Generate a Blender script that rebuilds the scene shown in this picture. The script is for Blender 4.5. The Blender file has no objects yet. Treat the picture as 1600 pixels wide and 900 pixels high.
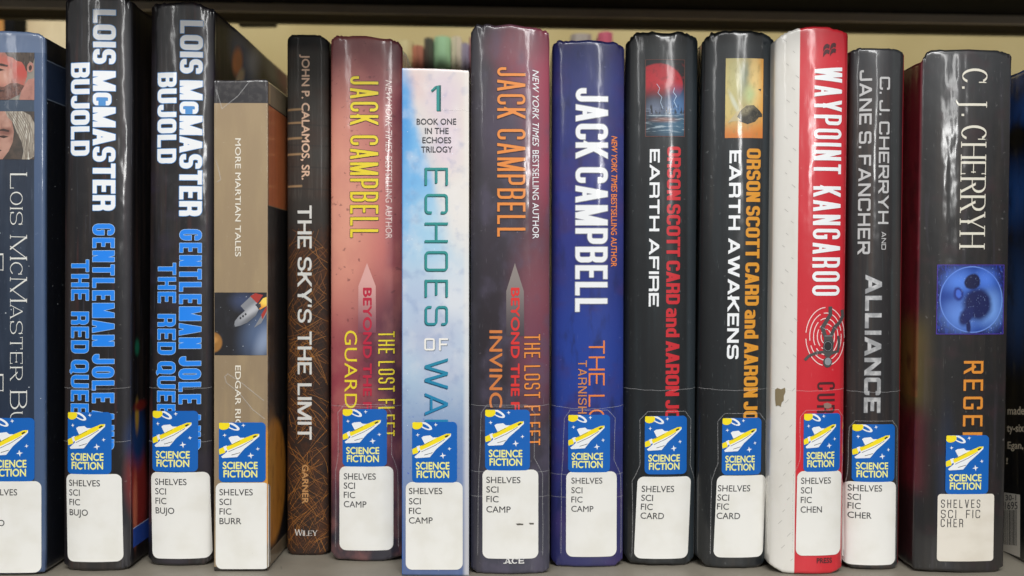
import bpy, bmesh, math, random
from mathutils import Vector
from mathutils.geometry import delaunay_2d_cdt
SC = bpy.context.scene
COL = SC.collection
S = 0.00029            # metres per photo pixel on the plane of the nearest spine
D = 0.464              # camera to that plane
HY = 430               # photo row at eye level
EYE = 470 * S          # eye height above the shelf board (board top is z = 0)

# ------------------------------------------------------------------ camera
cd = bpy.data.cameras.new('camera'); cam = bpy.data.objects.new('camera', cd); COL.objects.link(cam)
cam.location = (0, -D, EYE); cam.rotation_euler = (math.pi / 2, 0, 0)
cd.sensor_width = 36; cd.lens = 36; cd.shift_y = -20 / 1600
cd.clip_start = 0.01; cd.clip_end = 60
cd.dof.use_dof = True; cd.dof.focus_distance = D + 0.008; cd.dof.aperture_fstop = 7.0
SC.camera = cam
# ------------------------------------------------------------------ world and lamps
W = bpy.data.worlds.new('World'); SC.world = W; W.use_nodes = True
bgn = W.node_tree.nodes['Background']; bgn.inputs[1].default_value = 1.0
_n, _l = W.node_tree.nodes, W.node_tree.links
_tc = _n.new('ShaderNodeTexCoord'); _sp = _n.new('ShaderNodeSeparateXYZ'); _rp = _n.new('ShaderNodeValToRGB')
_l.new(_tc.outputs['Generated'], _sp.inputs[0]); _l.new(_sp.outputs[2], _rp.inputs[0]); _l.new(_rp.outputs[0], bgn.inputs[0])
_rp.color_ramp.elements[0].position = 0.0; _rp.color_ramp.elements[0].color = (.055, .053, .05, 1)
_rp.color_ramp.elements[1].position = .24; _rp.color_ramp.elements[1].color = (.42, .42, .42, 1)
_e = _rp.color_ramp.elements.new(.5); _e.color = (.2, .2, .2, 1)
def lamp(name, loc, target, sx, sy, power, col=(1, .995, .98)):
    l = bpy.data.lights.new(name, 'AREA'); l.shape = 'RECTANGLE'; l.size = sx; l.size_y = sy; l.energy = power; l.color = col
    o = bpy.data.objects.new(name, l); COL.objects.link(o); o.location = loc
    d = Vector(target) - Vector(loc)
    o.rotation_euler = d.to_track_quat('-Z', 'Y').to_euler()
    return o
# a row of ceiling fittings running back down the aisle, the nearest fitting, and those of the aisle behind the shelf
def row(x0, y0, x1, y1, z, w, power):
    o = lamp('ceiling_lamp', ((x0 + x1) / 2, (y0 + y1) / 2, z), ((x0 + x1) / 2, (y0 + y1) / 2, 0), w, math.hypot(x1 - x0, y1 - y0), power)
    o.rotation_euler = (0, 0, math.atan2(y1 - y0, x1 - x0) - math.pi / 2)
row(.35, -1.3, 2.7, -9.6, 1.30, .16, 85)
row(-1.1, -1.2, -3.6, -7.5, 1.5, .12, 40)
lamp('ceiling_lamp', (2.65, -9.5, 1.27), (.1, 0, .15), .55, .34, 26)
lamp('ceiling_lamp', (0.05, -1.15, 1.35), (0.0, 0.0, 0.12), 1.1, 0.26, 28)
lamp('ceiling_lamp', (0.0, .62, 1.25), (0.0, 1.7, 0.3), 2.6, 0.3, 11)
SC.view_settings.view_transform = 'Standard'; SC.view_settings.look = 'None'
SC.view_settings.exposure = 0.0; SC.view_settings.gamma = 1.0
SC.render.engine = 'CYCLES'; SC.cycles.max_bounces = 6; SC.cycles.use_denoising = True

# ------------------------------------------------------------------ helpers
def lin(h):
    h = h.lstrip('#'); r = [int(h[i:i + 2], 16) / 255 for i in (0, 2, 4)]
    return tuple((x / 12.92 if x <= .04045 else ((x + .055) / 1.055) ** 2.4) for x in r) + (1,)

# --- the clear film over a jacket: lengthwise ripples, small dents
def film_group():
    g = bpy.data.node_groups.new('film_ripple', 'ShaderNodeTree')
    g.interface.new_socket('Distance', in_out='INPUT', socket_type='NodeSocketFloat').default_value = .0003
    g.interface.new_socket('Seed', in_out='INPUT', socket_type='NodeSocketFloat')
    g.interface.new_socket('Normal', in_out='OUTPUT', socket_type='NodeSocketVector')
    n, l = g.nodes, g.links
    gi = n.new('NodeGroupInput'); go = n.new('NodeGroupOutput')
    uv = n.new('ShaderNodeUVMap')
    add = n.new('ShaderNodeCombineXYZ'); l.new(gi.outputs[1], add.inputs[2])
    va = n.new('ShaderNodeVectorMath'); va.operation = 'ADD'; l.new(uv.outputs[0], va.inputs[0]); l.new(add.outputs[0], va.inputs[1])
    def noise(sx, sy, det):
        m = n.new('ShaderNodeVectorMath'); m.operation = 'MULTIPLY'; m.inputs[1].default_value = (sx, sy, 1)
        l.new(va.outputs[0], m.inputs[0])
        t = n.new('ShaderNodeTexNoise'); t.inputs['Scale'].default_value = 1; t.inputs['Detail'].default_value = det
        l.new(m.outputs[0], t.inputs['Vector']); return t.outputs[0]
    a = noise(.045, .0036, 1); b = noise(.03, .017, 2); c = noise(.14, .009, 1)
    m1 = n.new('ShaderNodeMath'); m1.operation = 'MULTIPLY_ADD'; m1.inputs[1].default_value = .85; l.new(b, m1.inputs[0]); l.new(a, m1.inputs[2])
    m2 = n.new('ShaderNodeMath'); m2.operation = 'MULTIPLY_ADD'; m2.inputs[1].default_value = .07; l.new(c, m2.inputs[0]); l.new(m1.outputs[0], m2.inputs[2])
    bp = n.new('ShaderNodeBump'); bp.inputs['Strength'].default_value = 1
    l.new(gi.outputs[0], bp.inputs['Distance']); l.new(m2.outputs[0], bp.inputs['Height'])
    l.new(bp.outputs[0], go.inputs[0])
    return g
FILM = film_group()

class Paint:
    """A printed surface: a base colour and soft printed shapes, in millimetre-like surface units (the UV map)."""
    def __init__(s, name, base, rough=.45, coat=.0, film=.0, seed=0, metal=0, spec=.5):
        s.m = bpy.data.materials.new(name); s.m.use_nodes = True
        s.n, s.l = s.m.node_tree.nodes, s.m.node_tree.links
        s.p = s.n['Principled BSDF']; s.p.inputs['Roughness'].default_value = rough; s.p.inputs['Metallic'].default_value = metal
        s.p.inputs['Specular IOR Level'].default_value = spec
        s.uv = s.n.new('ShaderNodeUVMap').outputs[0]; s.seed = seed
        rgb = s.n.new('ShaderNodeRGB'); rgb.outputs[0].default_value = lin(base); s.c = rgb.outputs[0]
        s.p.inputs['Coat Weight'].default_value = coat; s.p.inputs['Coat Roughness'].default_value = .12
        if film:
            g = s.n.new('ShaderNodeGroup'); g.node_tree = FILM; g.inputs[0].default_value = film; g.inputs[1].default_value = seed * 7.31
            s.l.new(g.outputs[0], s.p.inputs['Coat Normal'])
            g2 = s.n.new('ShaderNodeGroup'); g2.node_tree = FILM; g2.inputs[0].default_value = film * .35; g2.inputs[1].default_value = seed * 7.31
            s.l.new(g2.outputs[0], s.p.inputs['Normal'])
    def vm(s, op, a, b):
        v = s.n.new('ShaderNodeVectorMath'); v.operation = op
        for i, x in enumerate((a, b)):
            if isinstance(x, tuple): v.inputs[i].default_value = x
            elif x is not None: s.l.new(x, v.inputs[i])
        return v
    def ma(s, op, a, b=None):
        v = s.n.new('ShaderNodeMath'); v.operation = op
        for i, x in enumerate((a, b)):
            if x is None: continue
            if isinstance(x, (int, float)): v.inputs[i].default_value = x
            else: s.l.new(x, v.inputs[i])
        return v.outputs[0]
    def ramp(s, x, lo, hi, smooth=True):
        r = s.n.new('ShaderNodeMapRange'); r.interpolation_type = 'SMOOTHSTEP' if smooth else 'LINEAR'
        r.inputs['From Min'].default_value = lo; r.inputs['From Max'].default_value = hi
        s.l.new(x, r.inputs['Value']); return r.outputs[0]
    def mix(s, mask, col, amt=1.0):
        x = s.n.new('ShaderNodeMix'); x.data_type = 'RGBA'
        if amt != 1: mask = s.ma('MULTIPLY', mask, amt)
        if isinstance(mask, (int, float)): x.inputs[0].default_value = mask
        else: s.l.new(mask, x.inputs[0])
        s.l.new(s.c, x.inputs[6])
        x.inputs[7].default_value = lin(col)
        s.c = x.outputs[2]; return s
    def noise_out(s, sx, sy, det=3, off=0.):
        v = s.vm('MULTIPLY', s.uv, (sx, sy, 1)); v = s.vm('ADD', v.outputs[0], (off, off * 1.7, s.seed * 3.3 + off))
        t = s.n.new('ShaderNodeTexNoise'); t.inputs['Scale'].default_value = 1; t.inputs['Detail'].default_value = det
        s.l.new(v.outputs[0], t.inputs['Vector']); return t
    def warp(s, amp, f=.03):
        t = s.noise_out(f, f, 3, 5.5)
        v = s.vm('SUBTRACT', t.outputs[1], (.5, .5, .5)); v = s.vm('MULTIPLY', v.outputs[0], (amp, amp, 0))
        s.uv0 = s.uv; s.uv = s.vm('ADD', s.uv, v.outputs[0]).outputs[0]; return s
    def unwarp(s): s.uv = s.uv0; return s
    def _map(s, cx, cy, rx, ry, rot):
        m = s.n.new('ShaderNodeMapping'); m.vector_type = 'TEXTURE'
        m.inputs['Location'].default_value = (cx, cy, 0); m.inputs['Rotation'].default_value = (0, 0, math.radians(rot)); m.inputs['Scale'].default_value = (rx, ry, 1)
        s.l.new(s.uv, m.inputs['Vector']); return m.outputs[0]
    def ell(s, cx, cy, rx, ry, col, soft=.15, rot=0, amt=1.0):
        v = s._map(cx, cy, rx, ry, rot)
        q = s.vm('MULTIPLY', v, (1, 1, 0)); ln = s.n.new('ShaderNodeVectorMath'); ln.operation = 'LENGTH'; s.l.new(q.outputs[0], ln.inputs[0])
        return s.mix(s.ramp(ln.outputs[1], 1 + soft, 1 - soft), col, amt)
    def box(s, x0, x1, y0, y1, col, soft=.5, amt=1.0, rot=0):
        v = s._map((x0 + x1) / 2, (y0 + y1) / 2, 1, 1, rot)
        sep = s.n.new('ShaderNodeSeparateXYZ'); s.l.new(v, sep.inputs[0])
        a = s.ramp(s.ma('ABSOLUTE', sep.outputs[0]), abs(x1 - x0) / 2 + soft, abs(x1 - x0) / 2 - soft)
        b = s.ramp(s.ma('ABSOLUTE', sep.outputs[1]), abs(y1 - y0) / 2 + soft, abs(y1 - y0) / 2 - soft)
        return s.mix(s.ma('MULTIPLY', a, b), col, amt)
    def grad(s, p0, p1, col, amt=1.0):
        dx, dy = p1[0] - p0[0], p1[1] - p0[1]; q = dx * dx + dy * dy
        v = s.vm('SUBTRACT', s.uv, (p0[0], p0[1], 0))
        d = s.n.new('ShaderNodeVectorMath'); d.operation = 'DOT_PRODUCT'; s.l.new(v.outputs[0], d.inputs[0]); d.inputs[1].default_value = (dx / q, dy / q, 0)
        return s.mix(s.ramp(d.outputs[1], 0, 1), col, amt)
    def noise(s, sx, sy, lo, hi, col, amt=1.0, det=3, off=0., within=None):
        k = s.ramp(s.noise_out(sx, sy, det, off).outputs[0], lo, hi)
        if within:
            x0, x1, y0, y1, soft = within
            sep = s.n.new('ShaderNodeSeparateXYZ'); s.l.new(s.uv, sep.inputs[0])
            for o, a, b in ((0, x0, x1), (1, y0, y1)):
                h = s.ramp(s.ma('ABSOLUTE', s.ma('SUBTRACT', sep.outputs[o], (a + b) / 2)), (b - a) / 2 + soft, (b - a) / 2 - soft)
                k = s.ma('MULTIPLY', k, h)
        return s.mix(k, col, amt)
    def specks(s, cell, size, col, amt=.8, keep=.5):
        v = s.vm('MULTIPLY', s.uv, (1 / cell, 1 / cell, 0))
        t = s.n.new('ShaderNodeTexVoronoi'); t.inputs['Scale'].default_value = 1; s.l.new(v.outputs[0], t.inputs['Vector'])
        sep = s.n.new('ShaderNodeSeparateColor'); s.l.new(t.outputs['Color'], sep.inputs[0])
        rad = s.ma('MULTIPLY', s.ma('MAXIMUM', s.ma('SUBTRACT', sep.outputs[0], 1 - keep), 0), size / cell / keep)
        k = s.ma('MULTIPLY', s.ma('LESS_THAN', t.outputs['Distance'], rad), amt)
        return s.mix(k, col)
    def scuff(s, col='#b8b4ae', amt=.25):
        s.noise(.5, .05, .66, .82, col, amt * .7, 2, 3.1)
        s.noise(.12, .12, .68, .78, col, amt, 6, 8.2)
        return s
    def done(s):
        s.l.new(s.c, s.p.inputs['Base Color']); return s.m

def ink(name, col, rough=.45, coat=.9, film=.0003, seed=0, metal=0, mottled=None):
    p = Paint(name, col, rough, coat, film, seed, metal)
    if mottled: p.noise(.09, .06, .4, .65, mottled, .8)
    return p.done()

# ------------------------------------------------------------------ flat outlines and drawn letters
def area2(p):
    return sum(p[i][0] * p[(i + 1) % len(p)][1] - p[(i + 1) % len(p)][0] * p[i][1] for i in range(len(p)))
def union(polys):
    """One clean sheet of faces covering all the given outlines (quads count as two triangles)."""
    vs, fs = [], []
    for p in polys:
        for t in ([p[:3], [p[0], p[2], p[3]]] if len(p) == 4 else [p]):
            ar = area2(t) if len(t) > 2 else 0
            if abs(ar) < 4e-3: continue
            if ar < 0: t = t[::-1]
            fs.append(list(range(len(vs), len(vs) + len(t)))); vs += [Vector((round(a, 3), round(b, 3))) for a, b in t]
    if not fs: return [], []
    r = delaunay_2d_cdt(vs, [], fs, 0, 1e-4)
    return [(v.x, v.y) for v in r[0]], [tuple(f) for f, o in zip(r[2], r[5]) if o]
def union_all(groups):
    """Letter by letter, so that each stays a sheet of its own."""
    V, F = [], []
    for g in groups:
        v, f = union(g); n = len(V); V += v; F += [tuple(i + n for i in q) for q in f]
    return V, F
def clip(poly, axis, lim, keep_less):
    out = []
    for i in range(len(poly)):
        a, b = poly[i], poly[(i + 1) % len(poly)]
        ia = (a[axis] <= lim) == keep_less or a[axis] == lim; ib = (b[axis] <= lim) == keep_less or b[axis] == lim
        if ia: out.append(a)
        if ia != ib:
            t = (lim - a[axis]) / (b[axis] - a[axis]); out.append((a[0] + t * (b[0] - a[0]), a[1] + t * (b[1] - a[1])))
    return out
def fillet(pts, r, closed):
    out, n = [], len(pts)
    for i, p in enumerate(pts):
        if len(p) < 3 or not p[2] or (not closed and i in (0, n - 1)): out.append(p[:2]); continue
        a, b = pts[i - 1], pts[(i + 1) % n]
        rx = r[0]; ry = r[1]
        def toward(q):
            dx, dy = q[0] - p[0], q[1] - p[1]; L = math.hypot(dx, dy) or 1
            rr = (rx * abs(dx) + ry * abs(dy)) / (abs(dx) + abs(dy) or 1)
            rr = min(rr, L * .5)
            return (p[0] + dx / L * rr, p[1] + dy / L * rr)
        A, B = toward(a), toward(b)
        for k in range(7):
            t = k / 6 * math.pi / 2
            s_, c_ = 1 - math.sin(t), 1 - math.cos(t)
            out.append((p[0] + (A[0] - p[0]) * s_ + (B[0] - p[0]) * c_, p[1] + (A[1] - p[1]) * s_ + (B[1] - p[1]) * c_))
    return out
def stroke(pts, sx, sy, closed=False, cap=True):
    q = [(x / sx, y / sy) for x, y in pts]
    q = [p for i, p in enumerate(q) if i == 0 or math.hypot(p[0] - q[i - 1][0], p[1] - q[i - 1][1]) > 1e-4]
    if closed and math.hypot(q[0][0] - q[-1][0], q[0][1] - q[-1][1]) < 1e-4: q.pop()
    n = len(q); o = []
    for i in range(n):
        def nrm(a, b):
            dx, dy = b[0] - a[0], b[1] - a[1]; L = math.hypot(dx, dy); return (dx / L, dy / L)
        d0 = nrm(q[i - 1], q[i]) if (i or closed) else None
        d1 = nrm(q[i], q[(i + 1) % n]) if (i < n - 1 or closed) else None
        d0 = d0 or d1; d1 = d1 or d0
        nx, ny = -(d0[1] + d1[1]), d0[0] + d1[0]; L = math.hypot(nx, ny) or 1; nx /= L; ny /= L
        m = .5 / max(.45, nx * -d0[1] + ny * d0[0])
        x, y = q[i]
        if cap and not closed:
            if i == 0: x -= d1[0] * .5; y -= d1[1] * .5
            if i == n - 1: x += d0[0] * .5; y += d0[1] * .5
        o.append(((x + nx * m) * sx, (y + ny * m) * sy, (x - nx * m) * sx, (y - ny * m) * sy))
    res = []
    for i in range(n if closed else n - 1):
        a, b = o[i], o[(i + 1) % n]
        res.append([(a[0], a[1]), (a[2], a[3]), (b[2], b[3]), (b[0], b[1])])
    return res

NARROW = dict(I=0, M=1.3, W=1.45, L=.86, E=.88, F=.86, J=.86, T=.95, S=.97, Y=1.05, A=1.05, V=1.05)
def glyph(ch, w, sx, sy, r, serif, xh=1.0):
    """One letter in a box w wide and 1 high, as a set of convex pieces."""
    low = ch.islower() and ch in 'and'
    H = 1.0 if not low else .76
    l, R, b, t = sx / 2, w - sx / 2, sy / 2, H - sy / 2
    m = .5 * H; cx = w / 2; P = []; SER = []
    def st(pts, closed=False, pen=None, cap=True):
        pe = pen or (sx, sy)
        P.extend(stroke(fillet(pts, r, closed), pe[0], pe[1], closed, cap))
    thin = (sx * (.45 if serif else 1), sy)
    def stem(x, y0=None, y1=None, f=(1, 1)):
        st([(x, b if y0 is None else y0), (x, t if y1 is None else y1)])
        if serif:
            if f[0]: SER.append((x, b if y0 is None else y0))
            if f[1]: SER.append((x, t if y1 is None else y1))
    def diag(x0, y0, x1, y1, th=False, f=(0, 0)):
        pe = thin if th else (sx, sy)
        dx, dy = x1 - x0, y1 - y0
        ex = .2
        st([(x0 - dx * ex, y0 - dy * ex), (x1 + dx * ex, y1 + dy * ex)], pen=(pe[0] * 1.04, min(pe[1], pe[0])), cap=False)
        if serif:
            if f[0]: SER.append((x0, b if y0 < .5 else t))
            if f[1]: SER.append((x1, b if y1 < .5 else t))
    def tick(x, y, up):      # small vertical terminal on a serif letter's arm
        if serif: st([(x, y), (x, y + up)], pen=(sy * 1.1, sy), cap=False)
    c = ch
    if c == 'A': diag(l * .9, 0, cx, 1, True, (1, 0)); diag(w - l * .9, 0, cx, 1, False, (1, 0)); st([(w * .25, .28), (w * .75, .28)], cap=False)
    elif c == 'B':
        mm = .53; Rt = R - (0 if not serif else .06 * w)
        st([(l, b), (R, b, 1), (R, mm, 1), (l, mm)]); st([(l, mm), (Rt, mm, 1), (Rt, t, 1), (l, t)]); stem(l)
    elif c in 'Cc' and serif: st(ring(22, cx, .5, w / 2 - sx / 2, .5 - sy / 2, 0, 42, 322), cap=False); P.append([(w * .86, .66), (w * .93, .66), (w * .93, .98), (w * .86, .92)])
    elif c == 'O' and serif: st(ring(28, cx, .5, w / 2 - sx / 2, .5 - sy / 2), True)
    elif c in 'Cc': st([(R, .30), (R, b, 1), (l, b, 1), (l, t, 1), (R, t, 1), (R, .70)], cap=False); tick(R, .66, .34) if serif else None
    elif c == 'D': st([(l, b), (R, b, 1), (R, t, 1), (l, t)]); stem(l)
    elif c == 'E': stem(l, f=(0, 0)); st([(l, t), (R, t)]); st([(l, b), (R, b)]); st([(l, m), (R - w * .12, m)]); tick(R, t, -.16); tick(R, b, .17); tick(R - w * .12, m - .09, .18)
    elif c == 'F': stem(l, f=(1, 0)); st([(l, t), (R, t)]); st([(l, m), (R - w * .12, m)]); tick(R, t, -.17); tick(R - w * .12, m - .09, .18)
    elif c == 'G': st([(R, .70), (R, t, 1), (l, t, 1), (l, b, 1), (R, b, 1), (R, .46), (cx + (.05 if not serif else .2) * w, .46)], cap=False)
    elif c == 'H': stem(l); stem(R); st([(l, m), (R, m)])
    elif c == 'I': stem(cx)
    elif c == 'J':
        if serif: stem(cx, -.1, t, (0, 1)); st([(cx, .0), (cx, -.12), (cx - .16, -.22)], cap=False)
        else: st([(R, t), (R, b, 1), (l, b, 1), (l, .32)], cap=False); st([(R, t), (R, .5)])
    elif c == 'K': stem(l); diag(l, .36, w - l * .8, 1, True, (0, 1)); diag(l + (w - 2 * l) * .33, .56, w - l * .8, 0, False, (0, 1))
    elif c == 'L': stem(l, f=(0, 1)); st([(l, b), (R, b)]); tick(R, b, .2)
    elif c == 'M': 
        if serif: st([(l * .8, b), (l * 1.3, t)], pen=thin); SER.append((l, b)); stem(R)
        else: stem(l); stem(R)
        diag(l * 1.1, 1, cx, .02 if not serif else .12); diag(R, 1, cx, .02 if not serif else .12, True)
        if serif: SER.append((l, t))
    elif c == 'N': 
        if serif: st([(l, b), (l, t)], pen=thin); st([(R, b), (R, t)], pen=thin); SER.extend([(l, b), (l, t), (R, t)])
        else: stem(l); stem(R)
        diag(l, 1 if not serif else t, R, 0)
    elif c in 'OQ':
        st([(l, b, 1), (R, b, 1), (R, t, 1), (l, t, 1)], True)
        if c == 'Q': st([(cx, .24), (w, -.06)], cap=False)
    elif c == 'P': st([(l, .44), (R, .44, 1), (R, t, 1), (l, t)]); stem(l)
    elif c == 'R': st([(l, .46), (R, .46, 1), (R, t, 1), (l, t)]); stem(l); (diag(cx, .5, w - l * .7, 0, False, (0, 1)) if (serif or r[0] <= .1) else st([(cx, .46), (R, .46, 1), (R, b)]))
    elif c == 'S': st([(R, .72), (R, t, 1), (l, t, 1), (l, .52, 1), (R, .50, 1), (R, b, 1), (l, b, 1), (l, .29)], cap=False); (tick(R, .66, .34), tick(l, 0, .33)) if serif else None
    elif c == 'T': stem(cx, f=(1, 0)); st([(l, t), (R, t)]); tick(l, t, -.18); tick(R, t, -.18)
    elif c == 'U': 
        st([(l, t), (l, b, 1), (R, b, 1), (R, t)])
        if serif: SER.extend([(l, t), (R, t)])
    elif c == 'V': diag(l * .9, 1, cx, 0, False, (1, 0)); diag(w - l * .9, 1, cx, 0, True, (1, 0))
    elif c == 'W': diag(l * .9, 1, w * .28, 0, False); diag(w * .28, 0, cx, 1, True); diag(cx, 1, w * .72, 0, False); diag(w * .72, 0, w - l * .9, 1, True)
    elif c == 'X': diag(l, 0, R, 1); diag(l, 1, R, 0)
    elif c == 'Y': diag(l * .9, 1, cx, .42, False, (1, 0)); diag(w - l * .9, 1, cx, .42, True, (1, 0)); stem(cx, b, .46, (1, 0))
    elif c == 'Z': st([(l, t), (R, t)]); st([(l, b), (R, b)]); diag(l, 0, R, 1)
    elif c == '.': P.append([(0, 0), (w, 0), (w, min(.2, sy * 1.1 if not serif else sx)), (0, min(.2, sy * 1.1 if not serif else sx))])
    elif c in "'": P.append([(0, .72), (w * .7, .72), (w, 1), (0, 1)])
    elif c == 'a': st([(l, t - .06), (l, t, 1), (R, t, 1), (R, b)], cap=False); st([(R, b), (l, b, 1), (l, .42, 1), (R, .42)]); P.append([(R - sx / 2, 0), (R + sx / 2, 0), (R + sx / 2, .3), (R - sx / 2, .3)])
    elif c == 'n': st([(l, b), (l, t)]); st([(l, t), (R, t, 1), (R, b)])
    elif c == 'd': st([(R, b), (l, b, 1), (l, t, 1), (R, t)]); st([(R, b), (R, 1 - sy / 2)])
    if serif:
        for x, y in SER:
            e = sx * 1.15; y0, y1 = (0, sy * .9) if y < .5 else (1 - sy * .9, 1)
            P.append([(x - e, y0), (x + e, y0), (x + e, y1), (x - e, y1)])
    out = []
    lo, hi = (-.3 if c in 'JQ' and serif else -.07 if c == 'Q' else 0), 1
    for p in P:
        if c not in '.,':
            p = clip(p, 1, hi, True); p = clip(p, 1, lo, False) if len(p) > 2 else p
        if len(p) > 2: out.append(p)
    return out
def drawn(text, length, height, sx, sy, r=(.18, .18), gap=.12, serif=False, space=.35, small=None, grow=0.0):
    """Letters in px: x along the line 0..length, y 0..height; sx, sy are pen widths as a share of the height."""
    adv = []; fixed = 0; rel = 0
    for i, ch in enumerate(text):
        k = small if (small and ch.islower()) else 1
        C = ch.upper() if small else ch
        if ch == ' ': fixed += space
        elif C in "I.'1": fixed += (sx if C == 'I' else sx * .9) * k + gap
        else: rel += NARROW.get(C, 1) * (.9 if C in 'and' else 1) * k; fixed += gap
    fixed -= gap
    w1 = max(.12, (length / height - fixed) / max(rel, .01))
    x = 0; polys = []
    for ch in text:
        k = small if (small and ch.islower()) else 1
        C = ch.upper() if small else ch
        if ch == ' ': x += space; continue
        w = (sx if C == 'I' else sx * .9) if C in "I.'1" else w1 * NARROW.get(C, 1) * (.9 if C in 'and' else 1)
        g = glyph(C, w, sx, sy, r, serif)
        g = [[((x + a * k) * height, b_ * k * height) for a, b_ in p] for p in g]
        if grow:
            g = [[(a + ox * grow, b_ + oy * grow) for a, b_ in p] for p in g for ox, oy in ((-1, 0), (1, 0), (0, 1), (0, -1), (-.7, -.7), (.7, -.7), (.7, .7), (-.7, .7))]
        polys.append(g)
        x += w * k + gap
    return union_all(polys)
_TC = {}
def typed(text, bold=0.0, shear=0.0):
    """The built-in humanist letters as triangles in their own box: x0..x1, y0..y1 with cap height about .73."""
    key = (text, bold, shear)
    if key in _TC: return _TC[key]
    cu = bpy.data.curves.new('tmp', 'FONT'); cu.body = text; cu.shear = shear; cu.resolution_u = 4
    o = bpy.data.objects.new('tmp', cu); COL.objects.link(o); bpy.context.view_layer.update()
    dg = bpy.context.evaluated_depsgraph_get(); me = o.evaluated_get(dg).to_mesh()
    v = [(p.co.x, p.co.y) for p in me.vertices]; f = [tuple(p.vertices) for p in me.polygons]
    o.evaluated_get(dg).to_mesh_clear(); bpy.data.objects.remove(o); bpy.data.curves.remove(cu)
    if bold:
        ps = []
        for ox, oy in ((-bold, 0), (bold, 0), (0, bold), (0, -bold)):
            ps += [[((v[i][0] + ox) * 40, (v[i][1] + oy) * 40) for i in q] for q in f]
        v, f = union(ps); v = [(a / 40, b / 40) for a, b in v]
    _TC[key] = (v, f); return v, f
CAPH = max(p[1] for p in typed('H')[0])
def fit(vf, x0, x1, y0, y1):
    v, f = vf
    a0, a1 = min(p[0] for p in v), max(p[0] for p in v); b0, b1 = min(p[1] for p in v), max(p[1] for p in v)
    return [(x0 + (p[0] - a0) / (a1 - a0) * (x1 - x0), y0 + (p[1] - b0) / (b1 - b0) * (y1 - y0)) for p in v], f
def ring(n, cx, cy, rx, ry, rot=0, a0=0, a1=360):
    c, s_ = math.cos(math.radians(rot)), math.sin(math.radians(rot)); o = []
    for i in range(n):
        t = math.radians(a0 + (a1 - a0) * i / (n if a1 - a0 == 360 else n - 1)); x, y = rx * math.cos(t), ry * math.sin(t)
        o.append((cx + x * c - y * s_, cy + x * s_ + y * c))
    return o
def rrect(x0, x1, y0, y1, r, n=6):
    o = []
    for cx, cy, a in ((x1 - r, y1 - r, 0), (x0 + r, y1 - r, 90), (x0 + r, y0 + r, 180), (x1 - r, y0 + r, 270)):
        for i in range(n + 1):
            t = math.radians(a + 90 * i / n); o.append((cx + r * math.cos(t), cy + r * math.sin(t)))
    return o

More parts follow.
